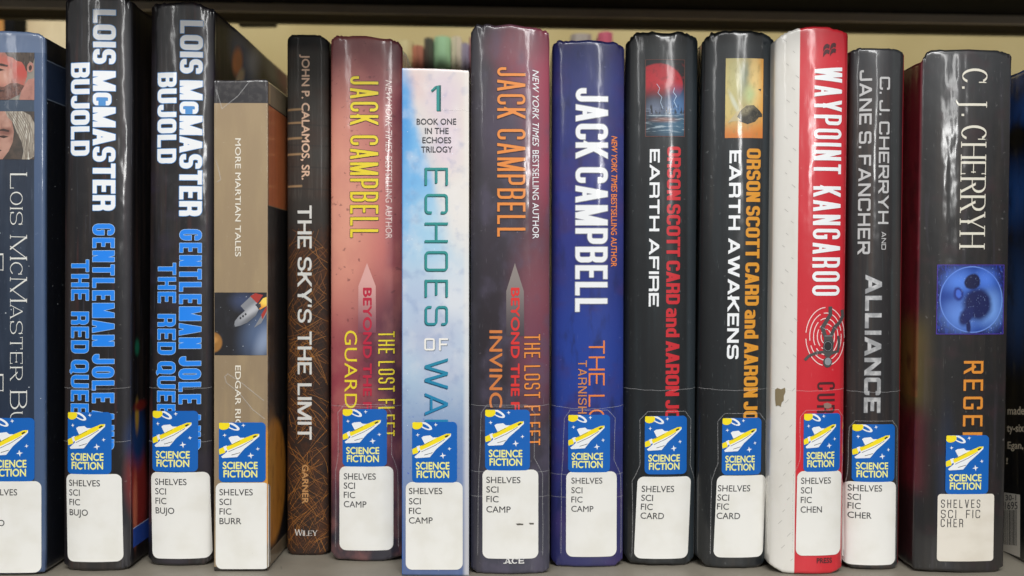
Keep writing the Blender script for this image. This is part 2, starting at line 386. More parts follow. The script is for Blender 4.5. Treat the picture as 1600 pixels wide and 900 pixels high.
# ------------------------------------------------------------------ books
def interp(pts, x):
    if x <= pts[0][0]: return pts[0][1]
    for (a, b), (c, d) in zip(pts, pts[1:]):
        if x <= c: return b + (d - b) * (x - a) / (c - a)
    return pts[-1][1]
def link(name, bm, mats, parent, org):
    me = bpy.data.meshes.new(name); 
    bmesh.ops.translate(bm, verts=bm.verts, vec=-org)
    bm.to_mesh(me); bm.free()
    for m in (mats if isinstance(mats, (list, tuple)) else [mats]): me.materials.append(m)
    o = bpy.data.objects.new(name, me); COL.objects.link(o)
    if parent: o.parent = parent
    return o
def tag(o, label=None, cat=None, group=None, kind=None):
    for k, v in (('label', label), ('category', cat), ('group', group), ('kind', kind)):
        if v: o[k] = v
GROUP = 'library books standing in a row on the shelf'
class Book:
    def __init__(b, seed, L, R, k, top, bot, n, bulge, cover, label, film=.0003, coat=1.0, depth_px=520, arch=8, crinkle=2.0, flat_paper=False, roll=5, side=None, group=GROUP, name='book'):
        b.L, b.R, b.k, b.n, b.seed, b.film, b.coat = L, R, k, n, seed, film, coat
        b.h2, b.arch = bulge, arch; bulge = b.h = bulge + arch
        b.bottom = max(p[1] for p in bot)
        b.d = D * (470 / (b.bottom - HY) - 1); b.kk = (D + b.d) / D
        b.ps = S * b.kk
        b.org = Vector((((L + R) / 2 - 800) * b.ps, b.d, 0))
        b.root = bpy.data.objects.new(name, None); COL.objects.link(b.root); b.root.location = b.org; b.root.empty_display_size = .02
        tag(b.root, label, 'book', group)
        rng = random.Random(seed)
        # outline in plan: left side, rounded spine, right side
        prof = []
        for q in (depth_px, 330, 200, 120, 60, 25, 8): prof.append((L, bulge + q, L - q))
        N = 34
        for i in range(N + 1):
            th = -math.pi / 2 + math.pi * i / N
            sg = -1 if th < 0 else 1
            x = sg * abs(math.sin(th)) ** (2 / n); y = 1 - abs(math.cos(th)) ** (2 / n)
            prof.append(((L + R) / 2 + x * (R - L) / 2, y * b.h2 + arch * x * x, None))
        for q in (8, 25, 60, 120, 200, 330, depth_px): prof.append((R, bulge + q, R + q))
        th = 6.5 if not flat_paper else 1.5
        rows = [0, .0025, .006, .011, .018, .03, .06] + [.1 + .8 * i / 16 for i in range(17)] + [.94, .97, .982, .989, .994, .9975, 1]
        bm = bmesh.new(); uvl = bm.loops.layers.uv.new('UVMap'); uvs = {}
        grid = []; inner = []
        jit = [rng.uniform(-1, 1) for _ in prof]; jit2 = [rng.uniform(-1, 1) for _ in prof]
        for i, (u, y, us) in enumerate(prof):
            col_, ci = [], []
            T = interp(top, u + k * (top[0][1] - 450)) + jit[i] * crinkle * .5; B = interp(bot, u + k * (b.bottom - 450)) - abs(jit2[i]) * crinkle * .3
            # inward normal
            a = prof[max(i - 1, 0)]; c = prof[min(i + 1, len(prof) - 1)]
            tx, ty = c[0] - a[0], c[1] - a[1]; Ln = math.hypot(tx, ty) or 1; nx, ny = -ty / Ln, tx / Ln
            for j, v in enumerate(rows):
                py = T + (B - T) * v
                e = min(py - T, B - py) ; r_ = roll
                r_ = roll if py - T < B - py else roll * .55
                ins = r_ * (1 - math.sqrt(max(0, 1 - (1 - min(e, r_) / r_) ** 2))) * .8 if r_ else 0
                if e < 14 and crinkle: ins += (math.sin(i * 1.7 + seed) * .5 + jit[i] * .5 + .3) * crinkle * .45 * (1 - e / 14)
                px = u + k * (py - 450)
                co = b.P(px + nx * ins, y + ny * ins, py)
                vert = bm.verts.new(co); uvs[vert] = ((us if us is not None else u) + k * (py - 450), py); col_.append(vert)
                if j in (0, len(rows) - 1):
                    vi = bm.verts.new(b.P(px + nx * (ins + th), y + ny * (ins + th), py)); uvs[vi] = uvs[vert]; ci.append(vi)
            grid.append(col_); inner.append(ci)
        for i in range(len(prof) - 1):
            for j in range(len(rows) - 1):
                bm.faces.new((grid[i][j], grid[i][j + 1], grid[i + 1][j + 1], grid[i + 1][j]))
            bm.faces.new((inner[i][0], grid[i][0], grid[i + 1][0], inner[i + 1][0]))
            bm.faces.new((grid[i][-1], inner[i][1], inner[i + 1][1], grid[i + 1][-1]))
            bm.faces.new((inner[i][1], inner[i][0], inner[i + 1][0], inner[i + 1][1]))
        for f in bm.faces:
            f.smooth = True
            for lp in f.loops: lp[uvl].uv = uvs[lp.vert]
        bmesh.ops.recalc_face_normals(bm, faces=bm.faces)
        if side:
            for f in bm.faces:
                if all(abs(uvs[v][0] - k * (uvs[v][1] - 450) - (L + R) / 2) > (R - L) / 2 - .01 for v in f.verts): f.material_index = 1
        b.cover = link('cover', bm, [cover, side] if side else cover, b.root, b.org)
        # page block
        T = max(p[1] for p in top) + 12; B = b.bottom - 12
        bm = bmesh.new()
        x0, x1, y0, y1 = L + th + 1, R - th - 1, bulge + th + 2, bulge + depth_px - 14
        vs = [bm.verts.new(b.P(x + k * (py - 450), y, py)) for py in (T, B) for x, y in ((x0, y0), (x1, y0), (x1, y1), (x0, y1))]
        for q in ((0, 1, 2, 3), (7, 6, 5, 4), (0, 4, 5, 1), (1, 5, 6, 2), (2, 6, 7, 3), (3, 7, 4, 0)): bm.faces.new([vs[i] for i in q])
        bmesh.ops.recalc_face_normals(bm, faces=bm.faces)
        link('page_block', bm, PAPER, b.root, b.org)
    def P(b, px, y, py): return Vector(((px - 800) * b.ps, b.d + y * b.ps, EYE + (HY - py) * b.ps))
    def surf(b, px, py):
        u = px - b.k * (py - 450); t = abs((u - (b.L + b.R) / 2) / ((b.R - b.L) / 2))
        if t >= 1: return b.h + min((t - 1) * (b.R - b.L) * 2, 60), max(b.L, min(b.R, u)) + b.k * (py - 450)
        return b.h2 * (1 - (1 - t ** b.n) ** (1 / b.n)) + b.arch * t * t, px
    def lay(b, name, layers, mats, lift=.5, parent=None, smooth=True):
        """Lay flat outlines (px) on the spine; lift in px above the cover; layers: (verts, faces, material index)."""
        bm = bmesh.new(); ml = []
        for li, (v, f, mi) in enumerate(layers):
            vv = [bm.verts.new((x, y, li * .06)) for x, y in v]
            for q in f:
                try: fc = bm.faces.new([vv[i] for i in q]); fc.material_index = mi
                except ValueError: pass
        if not bm.verts: return None
        xs = [v.co.x for v in bm.verts]; x = math.floor(min(xs)); hi = max(xs)
        while x < hi:
            edge = min(abs(x - b.L), abs(x - b.R))
            x += 2.2 if edge < 16 else 5
            bmesh.ops.bisect_plane(bm, geom=bm.verts[:] + bm.edges[:] + bm.faces[:], plane_co=(x, 0, 0), plane_no=(1, 0, 0), dist=1e-4)
        uvl = bm.loops.layers.uv.new('UVMap')
        for f in bm.faces:
            for lp in f.loops: lp[uvl].uv = (lp.vert.co.x, lp.vert.co.y)
            f.smooth = True
        for v in bm.verts:
            px, py, li = v.co; y, px2 = b.surf(px, py)
            y2, _ = b.surf(px + .5, py); y1, _ = b.surf(px - .5, py); sl = max(-3, min(3, y2 - y1)); nl = math.hypot(1, sl)
            lf = lift + li
            v.co = b.P(px2 + sl / nl * lf, y - lf / nl, py)
        bm.normal_update()
        for f in bm.faces:
            if f.normal.y > 0: f.normal_flip()
        return link(name, bm, mats, parent or b.root, b.org)
    # --- lettering: 'down' lines run down the spine with their tops to the right
    def down(b, name, vf, x0, x1, y0, y1, mat, lift=.5, parent=None, edge=None, edge_vf=None):
        def turn(q):
            v, f = q; return [(x0 + p[1] + b.k * (p[0]), y0 + p[0]) for p in v], f
        if edge: b.lay(name, [(*turn(edge_vf), 1), (*turn(vf), 0)], [mat, edge], lift, parent); return
        b.lay(name, [(*turn(vf), 0)], [mat], lift, parent)
    def cond(b, name, text, x0, x1, y0, y1, mat, pen, edge=None, ew=1.2, lift=.5, **kw):
        vf = drawn(text, y1 - y0, x1 - x0, pen[0], pen[1], **kw)
        ev = None
        if edge: ev = drawn(text, y1 - y0, x1 - x0, pen[0], pen[1], grow=ew, **kw)
        b.down(name, vf, x0, x1, y0, y1, mat, lift, edge=edge, edge_vf=ev)
    def type_down(b, name, text, x0, x1, y0, y1, mat, bold=0, shear=0, lift=.5):
        v, f = fit(typed(text, bold, shear), 0, y1 - y0, 0, x1 - x0)
        b.down(name, (v, f), x0, x1, y0, y1, mat, lift)
    def type_across(b, name, text, x0, x1, y0, y1, mat, bold=0, lift=.5, parent=None):
        v, f = fit(typed(text, bold), x0, x1, y1, y0); b.lay(name, [(v, f, 0)], [mat], lift, parent)
    def film_edge(b, pts, w=1.0, lift=.6, closed=False, name='film_edge'):
        v, f = union(stroke(pts, w, w, closed, False)); b.lay(name, [(v, f, 0)], [FILM_EDGE_AND_GLARE], lift)
    # --- the two stickers
    def genre(b, x0, x1, y0, y1, skew=0):
        skew += random.Random(b.seed * 5).uniform(-.35, .35)
        w, h = x1 - x0, y1 - y0
        def q(sx, sy): return (x0 + sx * w + b.k * sy * h + skew * sx * 4, y0 + sy * h)
        def z(pts): return [q((x - 313) / 215, (y - 132) / 293) for x, y in pts]
        def cl(p):
            for ax, lim, less in ((0, .995, True), (0, .005, False), (1, .005, False)):
                if len(p) > 2: p = clip(p, ax, lim, less)
            return p
        def zc(pts): return [q(*s_) for s_ in cl([((x - 313) / 215, (y - 132) / 293) for x, y in pts])]
        base = [q((x - x0) / w, (y - y0) / h) for x, y in rrect(x0, x1, y0, y1, 7)]
        st = b.lay('genre_sticker', [(*union([base]), 0)], [STK_BLUE], .9)
        b.lay('planet', [(*union([zc(ring(24, 376, 151, 36, 15, 27))]), 0), (*union([zc(ring(24, 374, 152, 25, 7, 27))]), 1), (*union([zc(ring(24, 337, 147, 27, 21, -12))]), 2)], [STK_WHITE, STK_BLUE, STK_YELLOW], 1.0, st)
        def star(cx, cy, r):
            return [(cx + (r if i % 2 == 0 else r * .32) * math.cos(math.radians(i * 45 - 8)), cy + (r if i % 2 == 0 else r * .32) * math.sin(math.radians(i * 45 - 8))) for i in range(8)]
        stars = []
        for a in ((426, 146, 10), (340, 195, 10), (492, 262, 10), (460, 295, 16)):
            p = star(*a); c = a[:2]
            stars += [z([c, p[i], p[(i + 1) % 8]]) for i in range(8)]
        b.lay('star', [(*union(stars), 0)], [STK_WHITE], 1.0, st)
        b.lay('rocket', [
            (*union([zc([(312, 264), (338, 252), (346, 270), (340, 282), (316, 290)])]), 1),
            (*union([zc([(334, 251), (350, 245), (358, 264), (342, 274)])]), 0),
            (*union([z([(358, 208), (368, 201), (400, 197), (412, 207), (430, 207), (440, 216), (380, 242), (372, 236)])]), 0),
            (*union([z([(348, 256), (440, 208), (478, 190), (499, 189), (499, 200), (476, 222), (430, 262), (398, 302), (330, 307), (324, 300), (352, 276)])]), 0),
            (*union([z([(347, 252), (430, 209), (478, 189), (499, 188), (492, 200), (450, 224), (354, 270)])]), 1),
            (*union(stroke(z([(358, 276), (420, 247), (470, 216)]), 0.7, .7, False, False) + stroke(z([(362, 246), (412, 221)]), .6, .6, False, False) + stroke(z([(372, 292), (412, 280)]), .8, .8, False, False)), 2),
            (*union([z([(468, 202), (484, 194), (488, 199), (474, 208)])]), 2)], [STK_WHITE, STK_YELLOW, STK_DARK], 1.0, st)
        for s_, a in (('SCIENCE', (.084, .833, .66, .785)), ('FICTION', (.10, .823, .80, .925))):
            v, f = fit(typed(s_, .028), a[0], a[1], a[3], a[2])
            b.lay('lettering', [([q(x, y) for x, y in v], f, 0)], [STK_PALE], 1.05, st)
        return st
    def call(b, x0, x1, y0, y1, lines, lx0, lw, ys, ch=9.5, r=10, k=None, mat=None, mono=False):
        k = b.k if k is None else k
        def sh(p): return [(x + k * (y - y0), y) for x, y in p]
        lb = b.lay('call_number_label', [(*union([sh(rrect(x0, x1, y0, y1, r))]), 0)], [mat or LABEL], .8)
        ref = lw / 7.0
        v0, _ = typed('SHELVES'); wref = max(p[0] for p in v0) - min(p[0] for p in v0)
        for t, y in zip(lines, ys):
            if mono:
                n = len(t); v, f = drawn(t, lw * (n * 10 - 2) / 68, ch, .1, .1, gap=.28, space=.9); v = [(lx0 + x, y + ch / 2 - yy) for x, yy in v]
            else:
                vv, f = typed(t, .006); xm = min(p[0] for p in vv); q = lw / wref; v = [(lx0 + (x - xm) * q, y + ch / 2 - yy * ch / CAPH) for x, yy in vv]
            b.lay('lettering', [(sh(v), f, 0)], [INK_GREY], 1.0, lb)
        return lb
    def sleeve(b, s, l, seam=None, pad=7):
        """The clear protector round the two stickers and the lower edge of the jacket film."""
        if s and l:
            sx0, sx1, sy0 = s; lx0, lx1, ly0, ly1 = l
            p = [(lx0 - pad, ly1 - 4), (lx0 - pad, ly0 + 8), (sx0 - pad, ly0 - 18), (sx0 - pad, sy0 + 6), (sx0 + 4, sy0 - pad), (sx1 - 4, sy0 - pad), (sx1 + pad, sy0 + 6), (sx1 + pad, ly0 - 18), (lx1 + pad, ly0 + 8), (lx1 + pad, ly1 - 4)]
            rg = random.Random(b.seed)
            p = [(x + b.k * (y - sy0) + rg.uniform(-1, 1), y) for x, y in p]
            q = []
            for i in range(len(p) - 1):
                for t in (0, .33, .66): q.append((p[i][0] + (p[i + 1][0] - p[i][0]) * t + rg.uniform(-.5, .5), p[i][1] + (p[i + 1][1] - p[i][1]) * t))
            q.append(p[-1]); b.film_edge(q, .9)
        if seam:
            y0, sag = seam; x0 = b.L + 1; x1 = b.R - 1
            b.film_edge([(x0 + (x1 - x0) * i / 14 + b.k * (y0 - 450), y0 + sag * (1 - (2 * i / 14 - 1) ** 2) + .4 * math.sin(i * 2.1)) for i in range(15)], .8)

# ------------------------------------------------------------------ shared materials
PAPER = Paint('page_paper', '#d9cfb8', .8).done()
STK_BLUE = ink('sticker_blue', '#0a5fb4', .4, .5, .00012); STK_WHITE = ink('sticker_white', '#eceef0', .4, .5, .00012)
STK_YELLOW = ink('sticker_yellow', '#f6df20', .4, .5, .00012); STK_PALE = ink('sticker_pale_yellow', '#eeeb8e', .4, .5, .00012); STK_DARK = ink('sticker_dark', '#28302f', .4, .5, .00012)
_p = Paint('label_paper', '#e6e5e0', .5, .35, .00012); _p.noise(.02, .02, .4, .7, '#dedcd4', .8); _p.noise(.3, .3, .74, .8, '#a9a59b', .4); LABEL = _p.done()
_p = Paint('label_cream', '#dcd6ca', .6, .15, .0001); _p.noise(.02, .03, .4, .7, '#d2cbbd', .8); LABEL_CREAM = _p.done()
INK_GREY = ink('label_ink', '#3a3a3c', .5, .3, .0001)
def film_edge_and_glare_material():
    m = bpy.data.materials.new('clear_film_edge_and_glare'); m.use_nodes = True; n, l = m.node_tree.nodes, m.node_tree.links
    p = n['Principled BSDF']; p.inputs['Base Color'].default_value = (.8, .8, .8, 1); p.inputs['Roughness'].default_value = .2
    tr = n.new('ShaderNodeBsdfTransparent'); mx = n.new('ShaderNodeMixShader')
    nz = n.new('ShaderNodeTexNoise'); nz.inputs['Scale'].default_value = 160
    r = n.new('ShaderNodeMapRange'); r.inputs['From Min'].default_value = .4; r.inputs['From Max'].default_value = .7; r.inputs['To Min'].default_value = .06; r.inputs['To Max'].default_value = .5
    l.new(nz.outputs[0], r.inputs[0]); l.new(r.outputs[0], mx.inputs[0]); l.new(tr.outputs[0], mx.inputs[1]); l.new(p.outputs[0], mx.inputs[2])
    l.new(mx.outputs[0], n['Material Output'].inputs[0]); return m
FILM_EDGE_AND_GLARE = film_edge_and_glare_material()

# ------------------------------------------------------------------ the shelf and what is behind it
def plain_box(name, x0, x1, y0, y1, z0, z1, mat, parent=None, bev=.0006, skew=None):
    bm = bmesh.new(); bmesh.ops.create_cube(bm, size=1)
    for v in bm.verts:
        fx, fy, fz = v.co.x + .5, v.co.y + .5, v.co.z + .5
        v.co = Vector((x0 + (x1 - x0) * fx, y0 + (y1 - y0) * fy, z0 + (z1 - z0) * fz))
        if skew: v.co += Vector(skew(v.co.x, v.co.y, v.co.z))
    if bev: bmesh.ops.bevel(bm, geom=bm.edges[:], offset=bev, segments=2, affect='EDGES', clamp_overlap=True)
    uvl = bm.loops.layers.uv.new('UVMap')
    for f in bm.faces:
        for lp in f.loops: lp[uvl].uv = (lp.vert.co.x / S + lp.vert.co.y / S * .3, lp.vert.co.z / S + lp.vert.co.y / S)
    return link(name, bm, mat, parent, Vector((0, 0, 0)))
p = Paint('shelf_paint', '#807a6e', .5); p.noise(.012, .012, .4, .65, '#756f64', .7); p.noise(.5, .5, .68, .8, '#5b564d', .5); p.noise(.02, .3, .66, .75, '#8f897c', .5); p.noise(.15, .02, .66, .74, '#57534b', .6, 5, 4.).specks(14, 1.0, '#b3aea2', .6, .25); SHELF = p.done()
p = Paint('underside_paint', '#0a0908', .75, spec=.15); p.noise(.05, .05, .4, .7, '#141210', .7); DARKMETAL = p.done()
p = Paint('lip_paint', '#e8dccb', .35); p.noise(.01, .4, .4, .7, '#d6c6ae', .6); LIP = p.done()
p = Paint('rail_paint', '#4b4123', .6); p.noise(.01, .1, .4, .7, '#3d351d', .7); RAIL = p.done()
p = Paint('wall_paint', '#c3b17e', .8); p.noise(.001, .001, .35, .7, '#b09d68', .8); WALL = p.done()

case = bpy.data.objects.new('bookcase', None); COL.objects.link(case); tag(case, 'metal library bookcase with dull grey shelf under the books and dark shelf above', 'bookcase')
plain_box('shelf', -.6, .6, -.068, .36, -.012, 0, SHELF, case)
def at(px, py, Y): k = (D + Y) / D; return ((px - 800) * S * k, Y, EYE + (HY - py) * S * k)
YB = .215
tilt = lambda x, y, z: (0, 0, -.0165 * x * (1 if y > .1 else .6))
zb = at(800, 12, YB)[2]
up = plain_box('upper_shelf', -.75, .75, -.066, YB, zb, zb + .012, DARKMETAL, case, skew=tilt)
plain_box('shelf_lip', -.75, .75, YB + .0008, YB + .004, zb - .0052, zb + .012, LIP, up, .0005, tilt)
plain_box('back_rail', -.75, .75, YB + .012, YB + .02, zb - .0090, zb + .004, RAIL, up, .0005, tilt)
for px in (22,):
    x, y, z = at(px, 30, .30); plain_box('upright', x - .004, x + .004, .292, .312, -.012, .36, DARKMETAL, case)
# bracket hanging under the shelf
x, y, z = at(402, 30, YB + .035)
br = plain_box('bracket', x - .012, x + .014, YB + .03, YB + .036, z - .006, z + .02, ink('bracket_metal', '#6c6a68', .35, 0, .0001, 0, .6), up, .0008)
wl = plain_box('wall', -2.2, 2.2, 1.7, 1.78, -1.1, 1.7, WALL, None, 0); tag(wl, 'pale yellow wall seen out of focus behind the shelf', 'wall')
# cartons / boards seen at the far left through the open back
x0, _, z1 = at(-60, -30, 1.2); x1 = at(19, 0, 1.2)[0]
bd = plain_box('board', x0, x1, 1.2, 1.22, -1, z1, Paint('board_wood', '#b9803a', .6).done(), None); tag(bd, 'orange brown board end behind the shelf at far left', 'board')
x0 = at(26, 0, 1.25)[0]; x1 = at(215, 0, 1.25)[0]
bd = plain_box('panel', x0, x1, 1.25, 1.26, -1, z1 + .04, Paint('panel_cream', '#d9c9a2', .6).noise(.05, .004, .45, .6, '#c5b289', .7).done(), None); tag(bd, 'cream ribbed panel behind the shelf beside the orange brown board', 'panel')

# the row of books on the other side of the case, out of focus
def back_book(px0, px1, top, Y, col, label):
    x0, _, z1 = at(px0, top, Y); x1 = at(px1, top, Y)[0]
    r = bpy.data.objects.new('book', None); COL.objects.link(r); r.location = ((x0 + x1) / 2, Y, 0); tag(r, label, 'book', 'blurred books behind the front row')
    m = Paint('back_cover', col, .5); m.noise(.05, .02, .45, .6, '#6a665c', .3)
    bm = bmesh.new()
    w = (x1 - x0) / 2; t = .002; dp = .11
    pts = [(-w, dp), (-w, .004), (-w + .003, .001), (0, 0), (w - .003, .001), (w, .004), (w, dp)]
    ins = [(-w + t, dp), (-w + t, .006), (-w + .004, .004), (0, .003), (w - .004, .004), (w - t, .006), (w - t, dp)]
    V = [[bm.verts.new((a, b_, z)) for a, b_ in q] for q in (pts, ins) for z in (0, z1)]
    for i in range(6):
        for a, b_ in ((V[0], V[1]), (V[3], V[2]), (V[1], V[3]), (V[2], V[0])): bm.faces.new((a[i], a[i + 1], b_[i + 1], b_[i]))
    bmesh.ops.recalc_face_normals(bm, faces=bm.faces)
    link('cover', bm, m.done(), r, Vector((0, 0, 0)))
    bm = bmesh.new(); bmesh.ops.create_cube(bm, size=1)
    for v in bm.verts: v.co = Vector((v.co.x * (2 * w - 2 * t - .001), .006 + (v.co.y + .5) * (dp - .01), .003 + (v.co.z + .5) * (z1 - .008)))
    link('page_block', bm, PAPER, r, Vector((0, 0, 0)))
for a in ((618, 643, 62, .27, '#cfc08c', 'blurred tan book at the left of the gap above the pale paperback'),
          (644, 660, 70, .27, '#c27a62', 'blurred book with a red top in the gap above the pale paperback'),
          (662, 676, 58, .27, '#4d4a40', 'blurred black book in the gap above the pale paperback'),
          (678, 703, 56, .27, '#9cc497', 'blurred green book in the gap above the pale paperback'),
          (705, 720, 56, .27, '#e0d2b6', 'blurred beige book right of the green one in the gap'),
          (721, 732, 66, .27, '#a59db3', 'blurred grey violet book in the gap above the pale paperback'),
          (733, 748, 56, .27, '#8c5058', 'blurred maroon book at the right of the gap above the pale paperback'),
          (893, 925, 52, .27, '#9a8f86', 'blurred grey book just showing over the royal blue book'),
          (936, 958, 49, .27, '#c0566c', 'blurred pink book just showing over the royal blue book')):
    back_book(*a)

# ------------------------------------------------------------------ the books, from left to right
def offside(b, px):                      # surface unit on a side face that shows at this photo column
    e = b.R if px > 0 else b.L
    return e
def qside(edge, px):                     # depth along a side face behind its front corner
    return 1600 * ((edge - 800) / (px - 800) - 1)
WHITE = lambda s, f=.0003: ink('white_ink', '#eef0f2', .45, .9, f, s)

# 1 ---- steel blue omnibus, cut by the left edge
p = Paint('jacket_steel_blue', '#242f40', .4, 1, .00035, 1)
p.grad((0, 560), (0, 900), '#22304a').noise(.06, .006, .4, .7, '#333f51', .7).noise(.2, .01, .55, .75, '#1d2738', .6)  # stretched noise paints lengthwise reflections of the film into the colour
p.box(-90, 70, 20, 82, '#5c6d8a', .6).box(-90, 57, 156, 174, '#3b4a5c', .6)
p.box(52.5, 76, 82, 960, '#465a7a', .5).box(-90, 76, 862, 960, '#3d4f70', 3)
p.box(70, 400, 20, 960, '#14171f', 1.2).specks(9, 1.1, '#cfd6dc', .7, .35)
p.box(70, 400, 20, 76, '#1a1d26', 1, .4).box(70, 400, 92, 152, '#26344d', .6).box(70, 400, 91, 92.5, '#8b99ad', .4, .7).box(70, 400, 152, 153.5, '#8b99ad', .4, .7)
p.scuff('#9aa7b8', .25)
b = Book(1, -42, 68, 0, [(-42, 46), (40, 49), (58, 51), (68, 56)], [(-42, 899), (68, 896)], 5, 7, p.done(), 'steel blue book with two painted portraits, cut off by the left edge', arch=3, film=.0004, crinkle=1.5)
def skin(nm, base, warm, dark, sd):
    p = Paint(nm, base, .5, .9, .0003, sd); p.warp(6, .07); p.noise(.05, .05, .45, .65, warm, .8, 3).noise(.09, .06, .5, .7, dark, .6, 4, 3.)
    return p
sk = skin('portrait_skin', '#a97464', '#b5594d', '#7a4a40', 1).ell(34, 112, 11, 15, '#b8493f', .7).ell(4, 120, 10, 14, '#c08d7a', .8).done()
hr = Paint('portrait_hair', '#4a3d34', .5, .9, .0003, 1).noise(.4, .12, .45, .65, '#2b231e', .9).noise(.5, .1, .6, .75, '#84766a', .7, 2, 3.).done()
gr = Paint('portrait_ground', '#8b867c', .5, .9, .0003, 1).noise(.05, .05, .4, .7, '#6f6a62', .8).done()
bd_ = Paint('portrait_beard', '#6d483d', .5, .9, .0003, 1).noise(.3, .3, .45, .65, '#4a2f29', .8).done()
dk_ = ink('portrait_dark', '#3a2722', .5, .9, .0003, 1); ea = skin('portrait_ear', '#a9776a', '#b98377', '#7d4e46', 2).done()
b.lay('portrait', [(*union([[(-42, 82), (53, 82), (53, 156), (-42, 156)]]), 0),
    (*union([[(30, 156), (34, 138), (44, 124), (53, 122), (53, 156)]]), 5),
    (*union([[(-42, 82), (16, 82), (26, 90), (38, 97), (42, 104), (42, 119), (38, 134), (30, 148), (14, 156), (-42, 156)]]), 1),
    (*union([[(-42, 138), (-8, 134), (6, 136), (16, 130), (28, 130), (38, 134), (30, 148), (14, 156), (-42, 156)]]), 3),
    (*union([[(8, 82), (53, 82), (53, 90), (51, 99), (46, 95), (44, 104), (41, 112), (38, 103), (34, 97), (26, 95), (20, 90), (12, 88)]]), 2),
    (*union([ring(14, 47, 105, 5, 8, 8)]), 5), (*union([ring(10, 47, 106, 2.4, 4.5, 8), [(-14, 101), (2, 99), (13, 102), (12, 104.5), (0, 102.5), (-14, 104)], [(-10, 109), (0, 107), (8, 109.5), (0, 111)], [(-16, 141), (0, 140), (8, 142), (-2, 144)], [(-9, 118), (-5, 125), (-9, 128), (-12, 124)]]), 4)], [gr, sk, hr, bd_, dk_, ea], .4)
sk2 = skin('portrait_skin_pale', '#a87c6c', '#b98f7e', '#7f5448', 5).ell(10, 206, 10, 6, '#7f5348', .6).done()
sh_ = Paint('portrait_silver_hair', '#a39a8c', .5, .9, .0003, 1).noise(.35, .05, .42, .62, '#77695c', .8).noise(.5, .04, .55, .7, '#d9d4c8', .9, 2, 4.).done()
g2 = Paint('portrait_ground_dark', '#3f3833', .5, .9, .0003, 1).noise(.08, .08, .4, .7, '#57493f', .8).done()
sl = [stroke([(12 + 4 * i, 176), (22 + 4.2 * i, 190 + i), (34 + 2.6 * i, 214 - i), (40 + 1.8 * i, 246)], .7, .7, False, False) for i in range(7)]
b.lay('portrait', [(*union([[(-42, 174), (53, 174), (53, 249), (-42, 249)]]), 0),
    (*union([[(-42, 174), (12, 174), (19, 190), (22, 206), (20, 222), (14, 236), (4, 249), (-42, 249)]]), 1),
    (*union([[(8, 174), (36, 174), (47, 180), (53, 192), (53, 244), (46, 249), (34, 249), (37, 236), (34, 222), (26, 206), (21, 192), (13, 184)]]), 2),
    (*union([p_ for q_ in sl for p_ in q_]), 4), (*union([[(-6, 204), (6, 201), (15, 204), (14, 206.5), (4, 204.5)], [(-4, 213), (6, 211.5), (14, 213.5), (6, 216)], [(-14, 234), (-4, 232), (3, 235), (-5, 239)], [(-10, 222), (-5, 226), (-9, 228)]]), 3)], [g2, sk2, sh_, dk_, ink('portrait_strand', '#5f554b', .5, .9, .0003, 1)], .4)
cream = ink('cream_ink', '#dcdcd6', .5, .9, .0004, 1)
b.cond('author_lettering', 'Lois McMaster Bujo', 16, 42, 271, 712, cream, (.105, .04), r=(.42, .5), gap=.17, serif=True, small=.74, space=.5)
b.cond('title_lettering', 'Falling Free', -22, 5.5, 396, 690, cream, (.10, .04), r=(.42, .5), gap=.17, serif=True, small=.74, space=.55)
b.genre(-18, 53, 653, 752); b.call(-26, 63, 752, 895, ['SHELVES', 'SCI', 'FIC', 'BUJO'], -23, 50, (769, 784, 800, 817))

# 2, 3 ---- two copies of the black book with white and blue letters
def pair(seed, L, R, k, top, bot, dx, dy, label, sticker, lab, lines, lx0, lw, ys, art_and_highlight):
    def jacket(film, coat, spec=.5):
        p = Paint('jacket_black_pair', '#141317', .42, coat, film, seed, 0, spec)
        p.noise(.07, .003, .42, .7, '#2f2724', .9).noise(.11, .004, .58, .75, '#3f2220', .6, 2, 4.).noise(.2, .008, .6, .8, '#3a3b44', .7, 2, 7.)  # lengthwise streaks: film reflections painted as colour over the black
        p.specks(13, .9, '#9aa0a8', .5, .2)
        for q in art_and_highlight: getattr(p, q[0])(*q[1:])
        return p.scuff('#a9a59e', .2).done()
    b = Book(seed, L, R, k, top, bot, 5, 8, jacket(.0005, 1), label, .0005, roll=6, crinkle=3, side=jacket(.00002, .05, .12))
    wh = WHITE(seed); be = ink('blue_edge_ink', '#4a8fd0', .45, .9, .0003, seed); bl = ink('blue_ink', '#1383ee', .45, .9, .0003, seed); we = ink('pale_edge_ink', '#a9cdf0', .45, .9, .0003, seed)
    kw = dict(r=(.13, .20), gap=.085, space=.24); kt = dict(r=(.13, .20), gap=.14, space=.24)
    b.cond('author_lettering', 'LOIS McMASTER', 146 + dx, 180 + dx, 15 + dy, 329 + dy * .5, wh, (.25, .18), be, .85, small=.82, **kw)
    b.cond('author_lettering', 'BUJOLD', 109.5 + dx, 140 + dx, 98 + dy * .9, 243 + dy * .7, wh, (.26, .18), be, .85, **kw)
    b.cond('title_lettering', 'GENTLEMAN JOLE AND', 145 + dx, 178 + dx, 350 + dy * .5, 704, bl, (.215, .16), we, .6, **kt)
    b.cond('title_lettering', 'THE  RED QUEEN', 110 + dx, 139 + dx, 406 + dy * .3, 672, bl, (.215, .16), we, .6, **kt)
    b.genre(*sticker, skew=-.6); b.call(*lab, lines, lx0, lw, ys, k=.02)
    b.sleeve(None, None, (606, 2)); b.sleeve(None, None, (690, 2))
    return b
L = 96; R = 201
